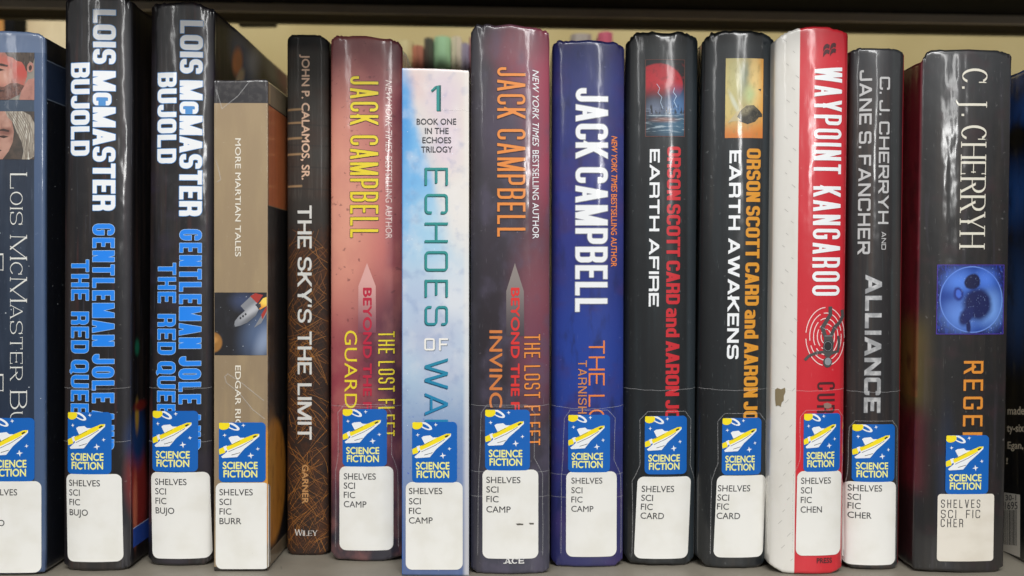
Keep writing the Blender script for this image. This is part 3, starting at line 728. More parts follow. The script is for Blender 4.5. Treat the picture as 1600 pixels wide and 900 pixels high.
pair(2, L, R, -.003, [(97, -3), (110, -8), (185, -8), (200, -3)], [(97, 886), (106, 892), (185, 893), (200, 890)], 0, 0,
     'black book with white outlined and blue letters, beside the steel blue book', (104, 176, 644, 741), (101, 188, 741, 878), ['SHELVES', 'SCI', 'FIC', 'BUJO'], 106, 50, (755, 770, 785, 801),
     [('box', 190, 205, -20, 900, '#2b2b31', 4, .7), ('ell', 232, 770, 34, 75, '#8e2f2c', .35, -8), ('ell', 228, 690, 30, 44, '#1d3a6b', .5), ('ell', 222, 655, 8, 24, '#b08a3a', .6), ('ell', 236, 640, 26, 8, '#74251f', .5), ('ell', 215, 800, 9, 50, '#c26a52', .6), ('ell', 222, 545, 9, 12, '#1f6b52', .6), ('box', 206, 500, 832, 862, '#2d4ba0', .8), ('box', 206, 500, 831, 832.5, '#aab6d8', .4)])  # first box: highlight along the spine's right corner, painted on
L = 230; R = 330
pair(3, L, R, -.006, [(229, 9), (238, 3), (310, 3), (330, 11)], [(228, 876), (238, 884), (318, 885), (328, 879)], 136, 17,
     'black book with white outlined and blue letters, left of the tan book', (237, 310, 642, 737), (234, 325, 738, 873), ['SHELVES', 'SCI', 'FIC', 'BUJO'], 241, 50, (753, 768, 783, 798),
     [('box', 322, 336, -20, 900, '#2b2b31', 4, .6), ('noise', .02, .03, .45, .7, '#2a2430', .8), ('ell', 520, 58, 90, 44, '#48609c', .6, 10), ('ell', 462, 66, 34, 22, '#ff9a60', .4, -25), ('ell', 480, 90, 30, 12, '#ffe0bc', .5, -30), ('ell', 590, 44, 60, 24, '#d4dcf2', .7, -10), ('ell', 660, 60, 60, 40, '#4a3a3c', .9), ('ell', 720, 30, 60, 22, '#b0aaa6', .8), ('ell', 830, 24, 70, 30, '#d07884', .8)])  # leading box paints the highlight on the right spine corner

# 4 ---- tan reissue with a rocket picture
p = Paint('cover_tan', '#9d8768', .5, .8, .00025, 4)
p.grad((0, 160), (0, 900), '#8a7860').noise(.05, .01, .4, .7, '#a8926f', .5)
p.box(300, 421, 118, 161, '#232024', .5).noise(.1, .1, .45, .7, '#4a4746', .5, 4, 0, (300, 421, 118, 160, 1))
p.box(421, 436, 120, 160, '#c9b08a', .5).box(436, 700, 120, 165, '#a8977a', .5).box(421, 900, 161, 163, '#20201f', .4)
p.box(421, 900, 163, 320, '#d67a48', .5).box(418, 900, 321, 866, '#1e1c1c', .6).ell(455, 760, 88, 98, '#cc8630', .1).ell(440, 730, 30, 60, '#d0933c', .8).noise(.05, .03, .5, .75, '#7d4a16', .5, 4, 2., (418, 540, 665, 860, 3)).box(418, 900, 868, 960, '#7d6c55', .8)
p.box(300, 418, 886, 900, '#2a2622', .6).scuff('#d8cbb2', .2)
b = Book(4, 334, 418, 0, [(334, 125), (416, 124), (418, 125)], [(334, 893), (418, 891)], 12, 2.5, p.done(), 'tan book with an orange side, silver rocket picture and black top band', arch=1, film=.0003, flat_paper=True, crinkle=1.0, roll=2)
pr = Paint('rocket_picture', '#1d1c20', .5, .9, .0003, 4)
pr.noise(.08, .05, .5, .8, '#2f3038', .7).ell(405, 520, 22, 34, '#5b6f92', .9, 20, .8).ell(412, 535, 10, 22, '#a9b8d2', .9, 20, .5).ell(380, 470, 16, 12, '#3d4a6c', .9, 0, .8).specks(5, .7, '#dfe6f0', .8, .4)
pr.ell(332, 535, 15, 16, '#9a6b33', .12).ell(334, 531, 6, 5, '#c08a4a', .6)
b.lay('cover_picture', [(*union([[(335, 457), (416.5, 457), (416.5, 555), (335, 555)]]), 0)], [pr.done()], .35)
SIL = Paint('rocket_silver', '#85878d', .4, .9, .0003, 4).ell(396, 484, 22, 6, '#b9babe', .8, -38).ell(392, 500, 20, 6, '#66686e', .8, -38, .8).done()
RED = ink('rocket_red', '#a8342a', .5, .9, .0003, 4); FL = Paint('rocket_flame', '#e8902c', .5, .9, .0003, 4).ell(414, 470, 8, 8, '#f6d45c', .7).done(); DK = ink('rocket_dark', '#3a3b40', .5, .9, .0003, 4)
b.lay('rocket_picture', [
    (*union([[(376, 478), (396, 459), (402, 474), (384, 487)]]), 0), (*union([[(391, 463), (399, 458), (411, 461), (402, 474)]]), 1), (*union([[(404, 500), (416.5, 480), (416.5, 490), (408, 505), (397, 512)]]), 0), (*union([[(408, 492), (416.5, 478), (416.5, 486), (410, 499)]]), 1),
    (*union([[(402, 478), (411, 466), (416.5, 464), (416.5, 478), (406, 484)]]), 2),
    (*union([[(366, 511), (367, 502), (373, 494), (386, 483), (398, 476), (405, 482), (400, 493), (387, 504), (375, 509)]]), 0),
    (*union([[(364, 512), (367, 508), (368, 510)]]), 3), (*union([ring(8, 376, 497, 1.6, 1.9), ring(8, 380, 494, 1.6, 1.9), ring(8, 384, 491, 1.6, 1.9)]), 3), (*union([[(400, 477), (407, 474), (408, 479), (404, 483)]]), 3)], [SIL, RED, FL, DK], .55)
tw = ink('pale_ink', '#e6dfd0', .5, .8, .0003, 4)
b.type_down('title_lettering', 'MORE MARTIAN TALES', 367.5, 376.5, 216, 401, tw, .012); b.type_down('author_lettering', 'EDGAR RICE', 367.5, 376.5, 571, 677, tw, .012)
b.genre(342, 414, 660, 753); b.call(337, 421, 754, 889, ['SHELVES', 'SCI', 'FIC', 'BURR'], 343, 52, (769, 784, 799, 814))
for pts in ([(338, 140), (347, 170), (372, 150), (391, 126)], [(351, 588), (354, 598), (372, 612), (395, 640), (414, 655)], [(352, 588), (356, 584), (380, 600), (412, 626)], [(337, 250), (341, 262), (345, 280), (339, 285)]): b.film_edge(pts, 1.5)  # pale strips standing in for glare on wrinkles of the film

# 5 ---- slim matt book with sparks
p = Paint('cover_grass', '#2a1d17', .62, .08, .0001, 5, spec=.35)
p.noise(.08, .05, .45, .75, '#4a2a15', .8, 5).grad((0, 400), (0, 250), '#36332f').noise(.4, .02, .45, .7, '#4d4a45', .5, 3, 2., (440, 520, 60, 350, 40))
p.box(430, 700, 40, 76, '#0e0d0b', 8).noise(.02, .02, .4, .7, '#3a2417', .5)  # near-black band at the top is the upper shelf's shadow, painted
for y in (171, 192, 216, 241, 291): p.box(446, 472, y - 1.6, y + 1.6, '#a8875f', 1.2, .7, -2)
for y in (196, 228, 262, 296): p.box(446, 560, y - 1, y + 1, '#2b2926', 1.2, .8, 2)
p.box(446, 560, 310, 352, '#2c2925', 8, .8)
b = Book(5, 447, 513, 0, [(446, 59), (453, 53), (500, 54), (513, 61)], [(447, 862), (455, 868), (505, 868), (513, 863)], 3.4, 9, p.done(), 'slim brown book with grass blades and pale grey letters, no stickers', arch=3, film=.0002, crinkle=.6, roll=4)
rg = random.Random(55); bl_ = [[], [], []]
for i in range(430):
    cx, cy = rg.uniform(446, 514), 862 - 490 * rg.random() ** 1.25; a = rg.choice((rg.uniform(20, 70), rg.uniform(100, 160))) * math.pi / 180; Ln = rg.uniform(18, 75); cv = rg.uniform(-.25, .25)
    pts = []
    for j in range(7):
        t = j / 6 - .5; pts.append((cx + math.cos(a + cv * t * 2) * Ln * t, cy - math.sin(a + cv * t * 2) * Ln * t))
    pts = [q for q in pts if 447.5 < q[0] < 512.5 and 352 < q[1] < 866]
    if len(pts) > 2: w = rg.uniform(.2, .5); bl_[min(2, int(rg.random() * 3))] += stroke(pts, w, w, False, False)
b.lay('grass_print', [(*union(bl_[0]), 0), (*union(bl_[1]), 1), (*union(bl_[2]), 2)], [ink('grass_dark', '#523016', .6, .1, .0001, 5), ink('grass_amber', '#b5762f', .6, .1, .0001, 5), ink('grass_rust', '#8a5424', .6, .1, .0001, 5)], .3)
b.type_down('author_lettering', 'JOHN P. CALAMOS, SR.', 467.5, 484, 85, 281, ink('peach_ink', '#d3b196', .5, .2, .0001, 5), .022)
b.cond('title_lettering', "THE SKY'S THE LIMIT", 465, 487, 321, 687, ink('silver_ink', '#d4d3ce', .5, .2, .0001, 5), (.21, .15), r=(.3, .3), gap=.13, serif=False, space=.5)
b.type_down('author_lettering', 'GARNER', 472, 482, 726, 787, ink('tan_ink', '#b98a58', .5, .2, .0001, 5), .025)
wi = ink('publisher_ink', '#d6d2cc', .5, .2, .0001, 5)
v, f = drawn('Wiley', 35, 10, .14, .05, r=(.3, .3), gap=.07, serif=True, small=.8); b.lay('publisher_lettering', [([(460.5 + x, 837 - y) for x, y in v], f, 0)], [wi], .5)

# 6, 8 ---- two of the same series, rose and slate
def series(b, dx, dy, colr, num, red, volume, spear, y_last):
    b.cond('author_lettering', 'JACK CAMPBELL', 547 + dx[0], 591 + dx[0], 119 + dy[0], 371 + dy[0] * .1, colr, (.10, .088), r=(.12, .12), gap=.13, space=.25, edge=EDGE_DARK, ew=.8)
    b.type_down('series_lettering', 'NEW YORK TIMES', 602 + dx[1], 612 + dx[1], 124.6 + dy[1], 238 + dy[1] * .6, num, 0, .25); b.type_down('series_lettering', 'BESTSELLING AUTHOR', 602 + dx[1], 612 + dx[1], 244 + dy[1] * .6, 373, num)
    b.lay('spear_print', [(*union([spear]), 0)], [b.spearm], .3)
    b.type_down('series_lettering', 'BEYOND THE F', 567 + dx[2], 581 + dx[2], 449.5, 640, red, .03)
    b.cond('series_lettering', 'THE LOST FLEET', 591 + dx[3], 616 + dx[3], 518 + dy[0] * -.3, y_last, colr, (.105, .09), r=(.12, .12), gap=.16, space=.3, edge=EDGE_DARK, ew=.7)
EDGE_DARK = ink('shadow_ink', '#3d2a2c', .5, .9, .0003, 6)
p = Paint('jacket_rose', '#8a4a4c', .4, 1, .00035, 6)
p.grad((0, 60), (0, 340), '#bf6b66').ell(532, 320, 46, 150, '#dd9a84', .8).grad((0, 470), (0, 640), '#7b3a4a').ell(620, 560, 70, 110, '#4a2238', .7).ell(525, 640, 45, 120, '#93404a', .8).grad((560, 620), (610, 800), '#2b2534', .9).grad((0, 740), (0, 860), '#23232e', .9)
p.box(606, 640, 60, 420, '#7d3746', 9, .6).box(606, 640, 50, 130, '#5d2b30', 8, .5).noise(.03, .02, .4, .7, '#c07a70', .3, 4).noise(.09, .11, .63, .70, '#5e3135', .55, 5, 2.).specks(17, 1.1, '#4b2026', .5, .2)
b = Book(6, 515, 628, 0, [(515, 58), (522, 53), (600, 58), (622, 62), (628, 68)], [(514, 866), (523, 876), (600, 878), (627, 872)], 5, 8, p.done(), 'rose red book with yellow letters and a pale spear point', .0004, crinkle=3, roll=6)
b.spearm = Paint('spear_pink', '#d9a39c', .5, .9, .0003, 6).grad((0, 430), (0, 525), '#7d4452').done()
series(b, (0, 0, 0, 0), (0, 0), ink('yellow_ink', '#e8d02e', .45, .9, .0003, 6), ink('pinkish_ink', '#e9cfc8', .45, .9, .0003, 6), ink('crimson_ink', '#b81f3c', .45, .9, .0003, 6), 'GUARD', [(573.5, 411), (587, 447), (587.5, 520), (559.5, 520), (560, 447)], 682)
b.type_down('title_lettering', 'GUARDI', 538, 558, 516.5, 646, ink('yellow_ink', '#e8d02e', .45, .9, .0003, 6), .0)
b.genre(535, 604, 639, 729); b.call(530, 614, 729, 860, ['SHELVES', 'SCI', 'FIC', 'CAMP'], 537, 50, (744.5, 759, 773.5, 788)); b.sleeve((535, 604, 639), (530, 614, 729, 860), (634, 2))

# 7 ---- pale sky paperback
p = Paint('cover_sky', '#e3d9d0', .35, .35, .00012, 7); p.warp(18, .02)
p.ell(690, 150, 30, 40, '#d9cad3', .9).ell(700, 225, 20, 40, '#ddcdd8', .9).ell(650, 130, 16, 24, '#dcc6c4', .9)
p.grad((652, 180), (638, 184), '#84bce6').grad((0, 300), (0, 420), '#bcd2e2', .95).ell(640, 300, 30, 80, '#72b2e4', .9, 0, .8).ell(632, 180, 12, 70, '#559fdc', .8)
p.ell(680, 360, 34, 50, '#a8cfe6', .9).ell(716, 330, 24, 60, '#e6e2de', .9).ell(712, 470, 34, 50, '#d8dde4', .9).ell(650, 470, 30, 40, '#b3c4dc', .9).ell(676, 530, 44, 34, '#b4bdd4', .9).ell(700, 580, 30, 30, '#c5cede', .9)
p.unwarp().noise(.03, .025, .48, .75, '#edeae8', .35, 5).grad((0, 520), (0, 720), '#7488b2', .9).grad((0, 700), (0, 900), '#4a5c88', .85).noise(.05, .05, .5, .75, '#6e88b8', .3, 4, 3.)
p.noise(.25, .25, .62, .72, '#3753b8', .8, 4, 1., (600, 760, 640, 1000, 60)).specks(7, .9, '#eef4ff', .6, .25).box(725, 740, 100, 905, '#e8e4dd', 4, .55).box(600, 629.5, 100, 905, '#2a5ea8', .6, .6)
b = Book(7, 628, 732.5, 0, [(628, 106), (700, 108), (732, 110)], [(628, 899), (732, 900)], 16, 1.6, p.done(), 'pale sky blue paperback with teal letters', arch=0.6, film=.00015, flat_paper=True, crinkle=.5, roll=1.2)
TEAL = Paint('teal_ink', '#2f8f8c', .4, .5, .0001, 7).grad((0, 420), (0, 680), '#1d7fb0').done(); TEALD = Paint('teal_dark_ink', '#1c5a5c', .4, .5, .0001, 7).grad((0, 420), (0, 680), '#14466f').done()
kw = dict(r=(.12, .12), gap=.38, space=.5)
def bevel_line(name, text, x0, x1, y0, y1, pen, **kw):
    v, f = drawn(text, y1 - y0, x1 - x0, pen[0], pen[1], **kw)
    b.lay(name, [([(x0 + y - 1.0, y0 + x + 1.4) for x, y in v], f, 1), ([(x0 + y, y0 + x) for x, y in v], f, 0)], [TEAL, TEALD], .45)
bevel_line('title_lettering', 'ECHOES', 664, 700, 262, 508, (.10, .095), **kw)
bevel_line('title_lettering', 'WAR', 664, 700, 560, 688, (.115, .10), r=(.05, .05), gap=.2)
PALEE = ink('pale_outline_ink', '#f2eee6', .4, .5, .0001, 7); GREYB = ink('greyish_ink', '#8f9ba8', .4, .5, .0001, 7)
v, f = drawn('OF', 37, 19, .14, .14, r=(.1, .1), gap=.35)
b.lay('title_lettering', [([(664.2 + x, 548.4 - y) for x, y in v], f, 1), ([(663 + x, 547.5 - y) for x, y in v], f, 0)], [PALEE, GREYB], .45)
b.lay('volume_number', [(*union([[(683, 134), (689, 133), (689, 174), (683, 174)], [(674, 142), (682, 134), (682, 139), (675, 145)]]), 1), (*union([[(682, 134), (686.5, 134), (686.5, 173), (682, 173)], [(673.5, 141), (680.5, 134), (680.5, 138), (674, 143)]]), 0)], [TEAL, TEALD], .45)
dk = ink('charcoal_ink', '#3b3c42', .5, .4, .0001, 7)
for t, x0, x1, y in (('BOOK ONE', 651, 713, 190), ('IN THE', 664, 701, 204.5), ('ECHOES', 660, 705, 219), ('TRILOGY', 658, 707, 233.5)): b.type_across('series_lettering', t, x0, x1, y - 4.8, y + 4.8, dk, .014)
b.genre(644, 714, 659, 754); b.call(634, 723, 753, 890, ['SHELVES', 'SCI', 'FIC', 'CAMP'], 639, 52, (767, 783, 798, 813))
b.film_edge([(690, 171), (704, 172), (722, 171), (731, 174)], .8)

# 8 ---- slate book of the same series
p = Paint('jacket_slate', '#3a353d', .4, 1, .00035, 8)
p.ell(838, 120, 48, 120, '#94384a', .7).ell(852, 210, 24, 210, '#9a4357', .8).ell(812, 70, 40, 30, '#7c4a55', .9).grad((0, 250), (0, 420), '#3b343e', .75).ell(840, 470, 34, 90, '#7b4450', .9).ell(835, 560, 30, 70, '#703a4e', .9).ell(765, 560, 34, 130, '#2c262c', .9).grad((0, 620), (0, 860), '#393a49', .9)
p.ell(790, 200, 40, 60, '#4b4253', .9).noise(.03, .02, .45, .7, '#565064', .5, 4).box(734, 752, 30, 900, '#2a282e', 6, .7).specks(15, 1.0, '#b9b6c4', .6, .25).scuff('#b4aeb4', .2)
b = Book(8, 735, 859, 0, [(735, 45), (743, 36), (800, 38), (845, 42), (859, 48)], [(735, 892), (745, 898), (850, 898), (859, 893)], 5, 8, p.done(), 'slate and maroon book with orange letters and a grey spear point', .0004, crinkle=3.4, roll=6)
b.spearm = Paint('spear_grey', '#8a807c', .5, .9, .0003, 8).grad((0, 425), (0, 530), '#453c44').done()
ORG = ink('orange_ink', '#e58a3c', .45, .9, .0003, 8)
series(b, (230, 230, 231, 228), (-14, -16), ORG, WHITE(8), ink('scarlet_ink', '#d8302e', .45, .9, .0003, 8), 'INVINC', [(804.5, 411), (818.5, 455), (819, 525), (791, 525), (791, 455)], 696)
b.type_down('title_lettering', 'INVINCI', 764.5, 785, 516, 645, ink('copper_ink', '#d07c40', .45, .9, .0003, 8), .014)
b.genre(758, 828, 640, 735); b.call(754, 841, 734, 873, ['SHELVES', 'SCI', 'FIC', 'CAMP'], 760, 53, (750, 765, 780, 796)); b.sleeve((758, 828, 640), (754, 841, 734, 873), (633, 3)); b.sleeve(None, None, (737, 2)); b.sleeve(None, None, (776, 1))
b.lay('label_smudge', [(*union([[(806, 818), (812, 817.5), (818, 818.5), (817, 820.5), (808, 820.5)], [(826, 817), (834, 817.5), (834, 820), (828, 820)]]), 0)], [ink('smudge', '#5b574f', .6, .2, .0001)], 1.0)
v, f = drawn('ACE', 31, 9, .24, .17, r=(.3, .3), gap=.1, serif=True); b.lay('publisher_lettering', [([(788 + x, 880.5 - y) for x, y in v], f, 0)], [ink('publisher_ink', '#d8d8d6', .5, .8, .0003, 8)], 1.1)

# 9 ---- royal blue book
p = Paint('jacket_royal_blue', '#222c6b', .4, 1, .00035, 9)
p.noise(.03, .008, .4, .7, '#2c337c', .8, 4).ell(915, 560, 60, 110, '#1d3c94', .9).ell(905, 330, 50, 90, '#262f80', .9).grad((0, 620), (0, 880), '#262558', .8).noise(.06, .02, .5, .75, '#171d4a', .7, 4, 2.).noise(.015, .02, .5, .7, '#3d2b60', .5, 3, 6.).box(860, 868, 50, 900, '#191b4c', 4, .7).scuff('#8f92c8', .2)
b = Book(9, 862, 976, -.003, [(862, 67), (871, 61), (962, 64), (976, 70)], [(861, 879), (870, 887), (962, 887), (973, 879)], 4.6, 10, p.done(), 'royal blue book with big white author letters', .0005, crinkle=3, roll=6)
b.cond('author_lettering', 'JACK CAMPBELL', 900, 950, 138, 487, WHITE(9), (.16, .13), edge=ink('grey_edge_ink', '#8d8f9c', .5, .9, .0003, 9), ew=1.1, r=(.13, .13), gap=.1, space=.2)
og = ink('tangerine_ink', '#e8823c', .45, .9, .0003, 9)
b.type_down('series_lettering', 'NEW YORK TIMES', 955.5, 965, 212, 300, og, .02, .2); b.type_down('series_lettering', 'BESTSELLING AUTHOR', 955, 964.5, 303, 417, og, .015)
b.cond('series_lettering', 'THE LOST', 920, 945, 532, 712, og, (.11, .1), r=(.4, .4), gap=.17, space=.42)
b.cond('title_lettering', 'TARNISHED', 903.5, 917, 563, 672, ink('dull_orange_ink', '#c98450', .45, .9, .0003, 9), (.15, .13), r=(.3, .3), gap=.2)
b.genre(888, 954, 648, 738); b.call(885, 964, 737, 870, ['SHELVES', 'SCI', 'FIC', 'CAMP'], 893, 48, (751, 766, 780.5, 795), ch=9); b.sleeve((888, 954, 648), (885, 964, 737, 870), (634, 5)); b.sleeve(None, None, (741, 2)); b.sleeve(None, None, (777, 1))

# 10, 11 ---- two dark books with a small picture
def dark_pair(seed, L, R, k, top, bot, label, box, pic, col, ax, ay, title, tx, ty, stk, lab, lx, ys, seam):
    p = Paint('jacket_charcoal', '#171a1d', .42, 1, .0003, seed)
    p.noise(.06, .004, .42, .7, '#20272b', .8).noise(.09, .004, .58, .75, '#2d2825', .5, 2, 3.).grad((0, 120), (0, 60), '#2a2f31', .8).box(L, R, 30, 66, '#0f1112', 8, .8).specks(21, .8, '#b7babb', .5, .15)  # film reflections as streaks and upper haze, shelf shadow on top, all in colour
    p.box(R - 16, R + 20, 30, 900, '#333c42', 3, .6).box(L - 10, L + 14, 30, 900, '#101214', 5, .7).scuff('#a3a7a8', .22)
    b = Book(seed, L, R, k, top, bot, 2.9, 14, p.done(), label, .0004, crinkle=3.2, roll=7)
    b.lay('cover_picture', [(*union([[(x + k * (y - box[2]), y) for x, y in ((box[0], box[2]), (box[1], box[2]), (box[1], box[3]), (box[0], box[3]))]]), 0)], [pic], .35)
    b.cond('author_lettering', 'ORSON SCOTT CARD and AARON JOHN', ax[0], ax[1], ay[0], ay[1], col, (.25, .18), r=(.14, .16), gap=.07, space=.22)
    b.cond('title_lettering', title, tx[0], tx[1], ty[0], ty[1], WHITE(seed), (.27, .2), r=(.2, .2), gap=.18, space=.55)
    b.genre(*stk); b.call(*lab, ['SHELVES', 'SCI', 'FIC', 'CARD'], lx, 50, ys, k=-.045, ch=9.5); b.sleeve((stk[0], stk[1], stk[2]), lab, (seam, 3))
    return b
p = Paint('planet_picture', '#15161a', .45, .9, .0003, 10)
p.warp(4, .06).ell(1030, 133, 37, 34, '#b81f2c', .05).noise(.1, .1, .5, .68, '#8a1a24', .6, 5, 2., (1000, 1075, 98, 150, 2)).unwarp()
p.grad((0, 126), (0, 158), '#17171c').ell(1058, 170, 15, 24, '#4d76a8', .95, 0, .9).ell(1024, 172, 14, 16, '#6f7a92', .95, 0, .8).box(1000, 1080, 180, 220, '#1c2a35', 5, .9).ell(1052, 196, 26, 16, '#3f6a86', .9, 0, .8)
p.noise(.05, .35, .52, .66, '#b5c6cf', .7, 4, 2., (1008, 1072, 172, 206, 5)).ell(1038, 187, 18, 3.5, '#8d5a44', .8, 0, .7).noise(.3, .07, .5, .58, '#121418', .85, 4, 7., (1008, 1072, 164, 178, 3)).noise(.35, .3, .64, .72, '#e8e6df', .7, 3, 9., (1012, 1050, 166, 178, 3))
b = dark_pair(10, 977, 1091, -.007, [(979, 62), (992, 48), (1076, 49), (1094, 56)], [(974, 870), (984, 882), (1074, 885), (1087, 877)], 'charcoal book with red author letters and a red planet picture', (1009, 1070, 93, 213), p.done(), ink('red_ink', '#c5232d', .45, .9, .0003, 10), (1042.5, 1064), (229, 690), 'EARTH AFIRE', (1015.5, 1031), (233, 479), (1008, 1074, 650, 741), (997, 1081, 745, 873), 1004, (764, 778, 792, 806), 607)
LT = ink('lightning_print', '#b9cfe8', .4, .9, .0003, 10)
b.lay('lightning_print', [(*union(stroke([(1026, 131), (1031, 138), (1028, 145), (1034, 152), (1032, 160), (1036, 170)], .6, .6, False, False) + stroke([(1054, 137), (1052, 144), (1057, 150), (1053, 158), (1058, 168)], .8, .8, False, False)), 0)], [LT], .5)
b.lay('picture_border', [(*union(stroke([(1009, 93), (1070, 93), (1070, 213), (1009, 213)], .8, .8, True)), 0)], [ink('border_ink', '#6d3d30', .5, .9, .0003, 10)], .5)
p = Paint('flyer_picture', '#cdb874', .45, .9, .0003, 11)
p.warp(8, .06).grad((1150, 150), (1200, 150), '#d99a45').grad((0, 176), (0, 214), '#cf7a34').ell(1160, 130, 14, 44, '#a8a57a', .9).ell(1164, 118, 8, 22, '#7d8672', .9, 10, .8).ell(1146, 120, 9, 40, '#bdb680', .9).ell(1180, 125, 8, 44, '#e3c583', .9).ell(1172, 148, 7, 14, '#b7c48c', .9).unwarp().noise(.15, .08, .5, .75, '#8f8150', .4, 5)
fly = p.ell(1147, 160, 3, 16, '#d6ddd0', .8, -24, .6).done()
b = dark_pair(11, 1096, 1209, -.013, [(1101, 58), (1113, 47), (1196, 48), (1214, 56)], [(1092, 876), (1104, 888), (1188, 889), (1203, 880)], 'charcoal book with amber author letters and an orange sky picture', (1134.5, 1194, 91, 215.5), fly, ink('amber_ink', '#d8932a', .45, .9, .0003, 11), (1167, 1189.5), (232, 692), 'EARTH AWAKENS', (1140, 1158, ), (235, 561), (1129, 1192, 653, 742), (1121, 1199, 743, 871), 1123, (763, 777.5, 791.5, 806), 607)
SD = Paint('ship_print', '#38352c', .5, .9, .0003, 11).ell(1166, 172, 13, 6, '#8a8268', .8, -25).ell(1180, 176, 8, 6, '#2a2822', .7).noise(.3, .3, .5, .65, '#5a5443', .6).done(); SL = ink('ship_pale_print', '#c2b287', .5, .9, .0003, 11)
b.lay('ship_print', [(*union([[(1137, 192), (1150, 176), (1168, 163), (1176, 168), (1160, 184)], [(1152, 152), (1156, 158), (1164, 172), (1160, 174)]]), 1), (*union([[(1150, 186), (1156, 174), (1166, 165), (1178, 164), (1187, 172), (1192, 178), (1192, 182), (1186, 183), (1180, 190), (1168, 194), (1156, 190)]]), 0), (*union([[(1137, 191), (1152, 183), (1158, 188), (1146, 188)]]), 1), (*union([[(1185, 139), (1190, 138), (1189, 142)]]), 0)], [SD, SL], .5)

# 12 ---- red and white book
p = Paint('jacket_red', '#c7222f', .4, 1, .0003, 12)
p.noise(.02, .01, .4, .7, '#d02c38', .6)
kx = -.011; sh = lambda y: kx * (y - 450)
p.box(1100, 1246, -60, 1000, '#dcd9d2', .5, 1, .64).noise(.02, .3, .62, .66, '#a9a6a0', .0)
p.box(1318, 1345, 30, 900, '#a81a28', 3, .5, .9).specks(11, .7, '#e86a70', .4, .2)
p.noise(.03, .01, .45, .7, '#cbc6bb', .5, 4, 3., (1150, 1243, 40, 900, 3)).scuff('#f0b9b8', .15)
b = Book(12, 1210, 1326, -.012, [(1214, 58), (1226, 50), (1247, 43), (1290, 40), (1331, 48)], [(1203, 886), (1225, 897), (1300, 898), (1320, 892)], 3.2, 13, p.done(), 'red and white book with tall white letters and a ringed target emblem', .0004, crinkle=1.6, roll=5)
rg = random.Random(12); ds = []
for i in range(44):
    y = 60 + i * 19; x = 1222 + (i * 13) % 20 + rg.uniform(-2, 2) + sh(y) ; L_ = rg.uniform(5, 10); ds += stroke([(x, y), (x + L_ * .55, y + L_ * (.5 if y < 600 else -.6))], .55, .55, False, False)
b.lay('dash_print', [(*union(ds), 0)], [ink('dash_ink', '#a3a09a', .5, .9, .0003, 12)], .35)
b.cond('title_lettering', 'WAYPOINT KANGAROO', 1273, 1318, 104.5, 462, WHITE(12), (.125, .105), r=(.13, .13), gap=.13, space=.3)
lg = [[(x, y + o) for x, y in q] for o in (0, 8.6) for q in ([(1286, 81), (1286.5, 74), (1289, 69.5), (1293, 68), (1297, 70), (1296, 76), (1292.5, 74.5), (1289, 77)], [(1297, 79), (1297.8, 72), (1300, 67.5), (1304, 66), (1307.5, 67.5), (1306.5, 73.5), (1303.5, 72.5), (1300, 75)])]
b.lay('emblem', [(*union(lg), 0)], [ink('dark_red_ink', '#4a1a20', .5, .9, .0003, 12)], .5)
rings = []
for r_ in (8, 14, 20, 26, 32): 
    for a0, a1 in ((4, 80), (92, 172), (184, 268), (276, 352)): rings += stroke(ring(18, 1291, 526, r_, r_ * 1.42, 0, a0 + r_ * 3, a1 + r_ * 3), 1.4, 1.4, False, False)
b.lay('target_print', [(*union(rings), 0)], [ink('target_ink', '#f0d3d0', .5, .9, .0003, 12)], .45)
fig = [ring(14, 1293.5, 566, 7.5, 8.5)]
fig += [[(1288, 524), (1301, 523), (1304, 536), (1302, 552), (1297, 558), (1289, 557), (1286, 548), (1287, 536)]]
for pts, w in (([(1290, 526), (1285, 512), (1290, 504), (1298, 492), (1298, 482)], 6.2), ([(1299, 526), (1305, 512), (1314, 504), (1320, 494), (1319, 487)], 5.8), ([(1288, 550), (1276, 551), (1264, 556), (1259, 561)], 4.4), ([(1301, 552), (1311, 549), (1313, 538), (1312, 527)], 4.4)): fig += stroke(pts, w, w)
b.lay('figure_print', [(*union(fig), 0), (*union([ring(12, 1294, 565, 5.5, 6)]), 1), (*union([ring(12, 1294, 541, 8, 9)]), 2), (*union(stroke(ring(16, 1294, 541, 6.5, 7.5), .6, .6, True) + stroke([(1289, 525), (1301, 525)], 1, 1) + stroke([(1285, 512), (1292, 515)], .8, .8) + stroke([(1305, 512), (1311, 515)], .8, .8) + stroke([(1276, 548), (1277, 555)], .8, .8)), 1)], [ink('figure_ink', '#4a4a4a', .5, .9, .0003, 12), ink('figure_grey_ink', '#8d9298', .5, .9, .0003, 12), ink('figure_dark_ink', '#26282a', .5, .9, .0003, 12)], .6)
b.cond('author_lettering', 'CURTIS', 1277, 1306, 597, 690, ink('dark_red_ink', '#4a1a20', .5, .9, .0003, 12), (.13, .11), r=(.12, .12), gap=.2)
b.lay('stain', [(*union([[(1287, 631), (1293, 629), (1300, 632), (1300, 637), (1294, 639), (1288, 637)]]), 0), (*union([[(1214, 610), (1217, 607), (1222, 609), (1228, 606), (1228.5, 613), (1226, 619), (1226, 626), (1223, 630), (1222, 636), (1218, 634), (1215, 636), (1214, 625)]]), 1)], [ink('stain_grey', '#8d6f66', .7, .3, .0001), ink('stain_brown', '#7d6f52', .7, .3, .0001)], .6)
b.genre(1256, 1316, 646, 737); b.call(1246, 1318, 736, 868, ['SHELVES', 'SCI', 'FIC', 'CHEN'], 1252, 47, (751, 766, 781, 796), k=-.02); b.sleeve(None, None, (608, 3)); b.sleeve((1256, 1316, 646), (1246, 1314, 736, 868), None, 5)
b.type_across('publisher_lettering', 'PRESS', 1276, 1301, 872, 880.5, ink('dark_red_ink', '#4a1a20', .5, .9, .0003, 12), .03)

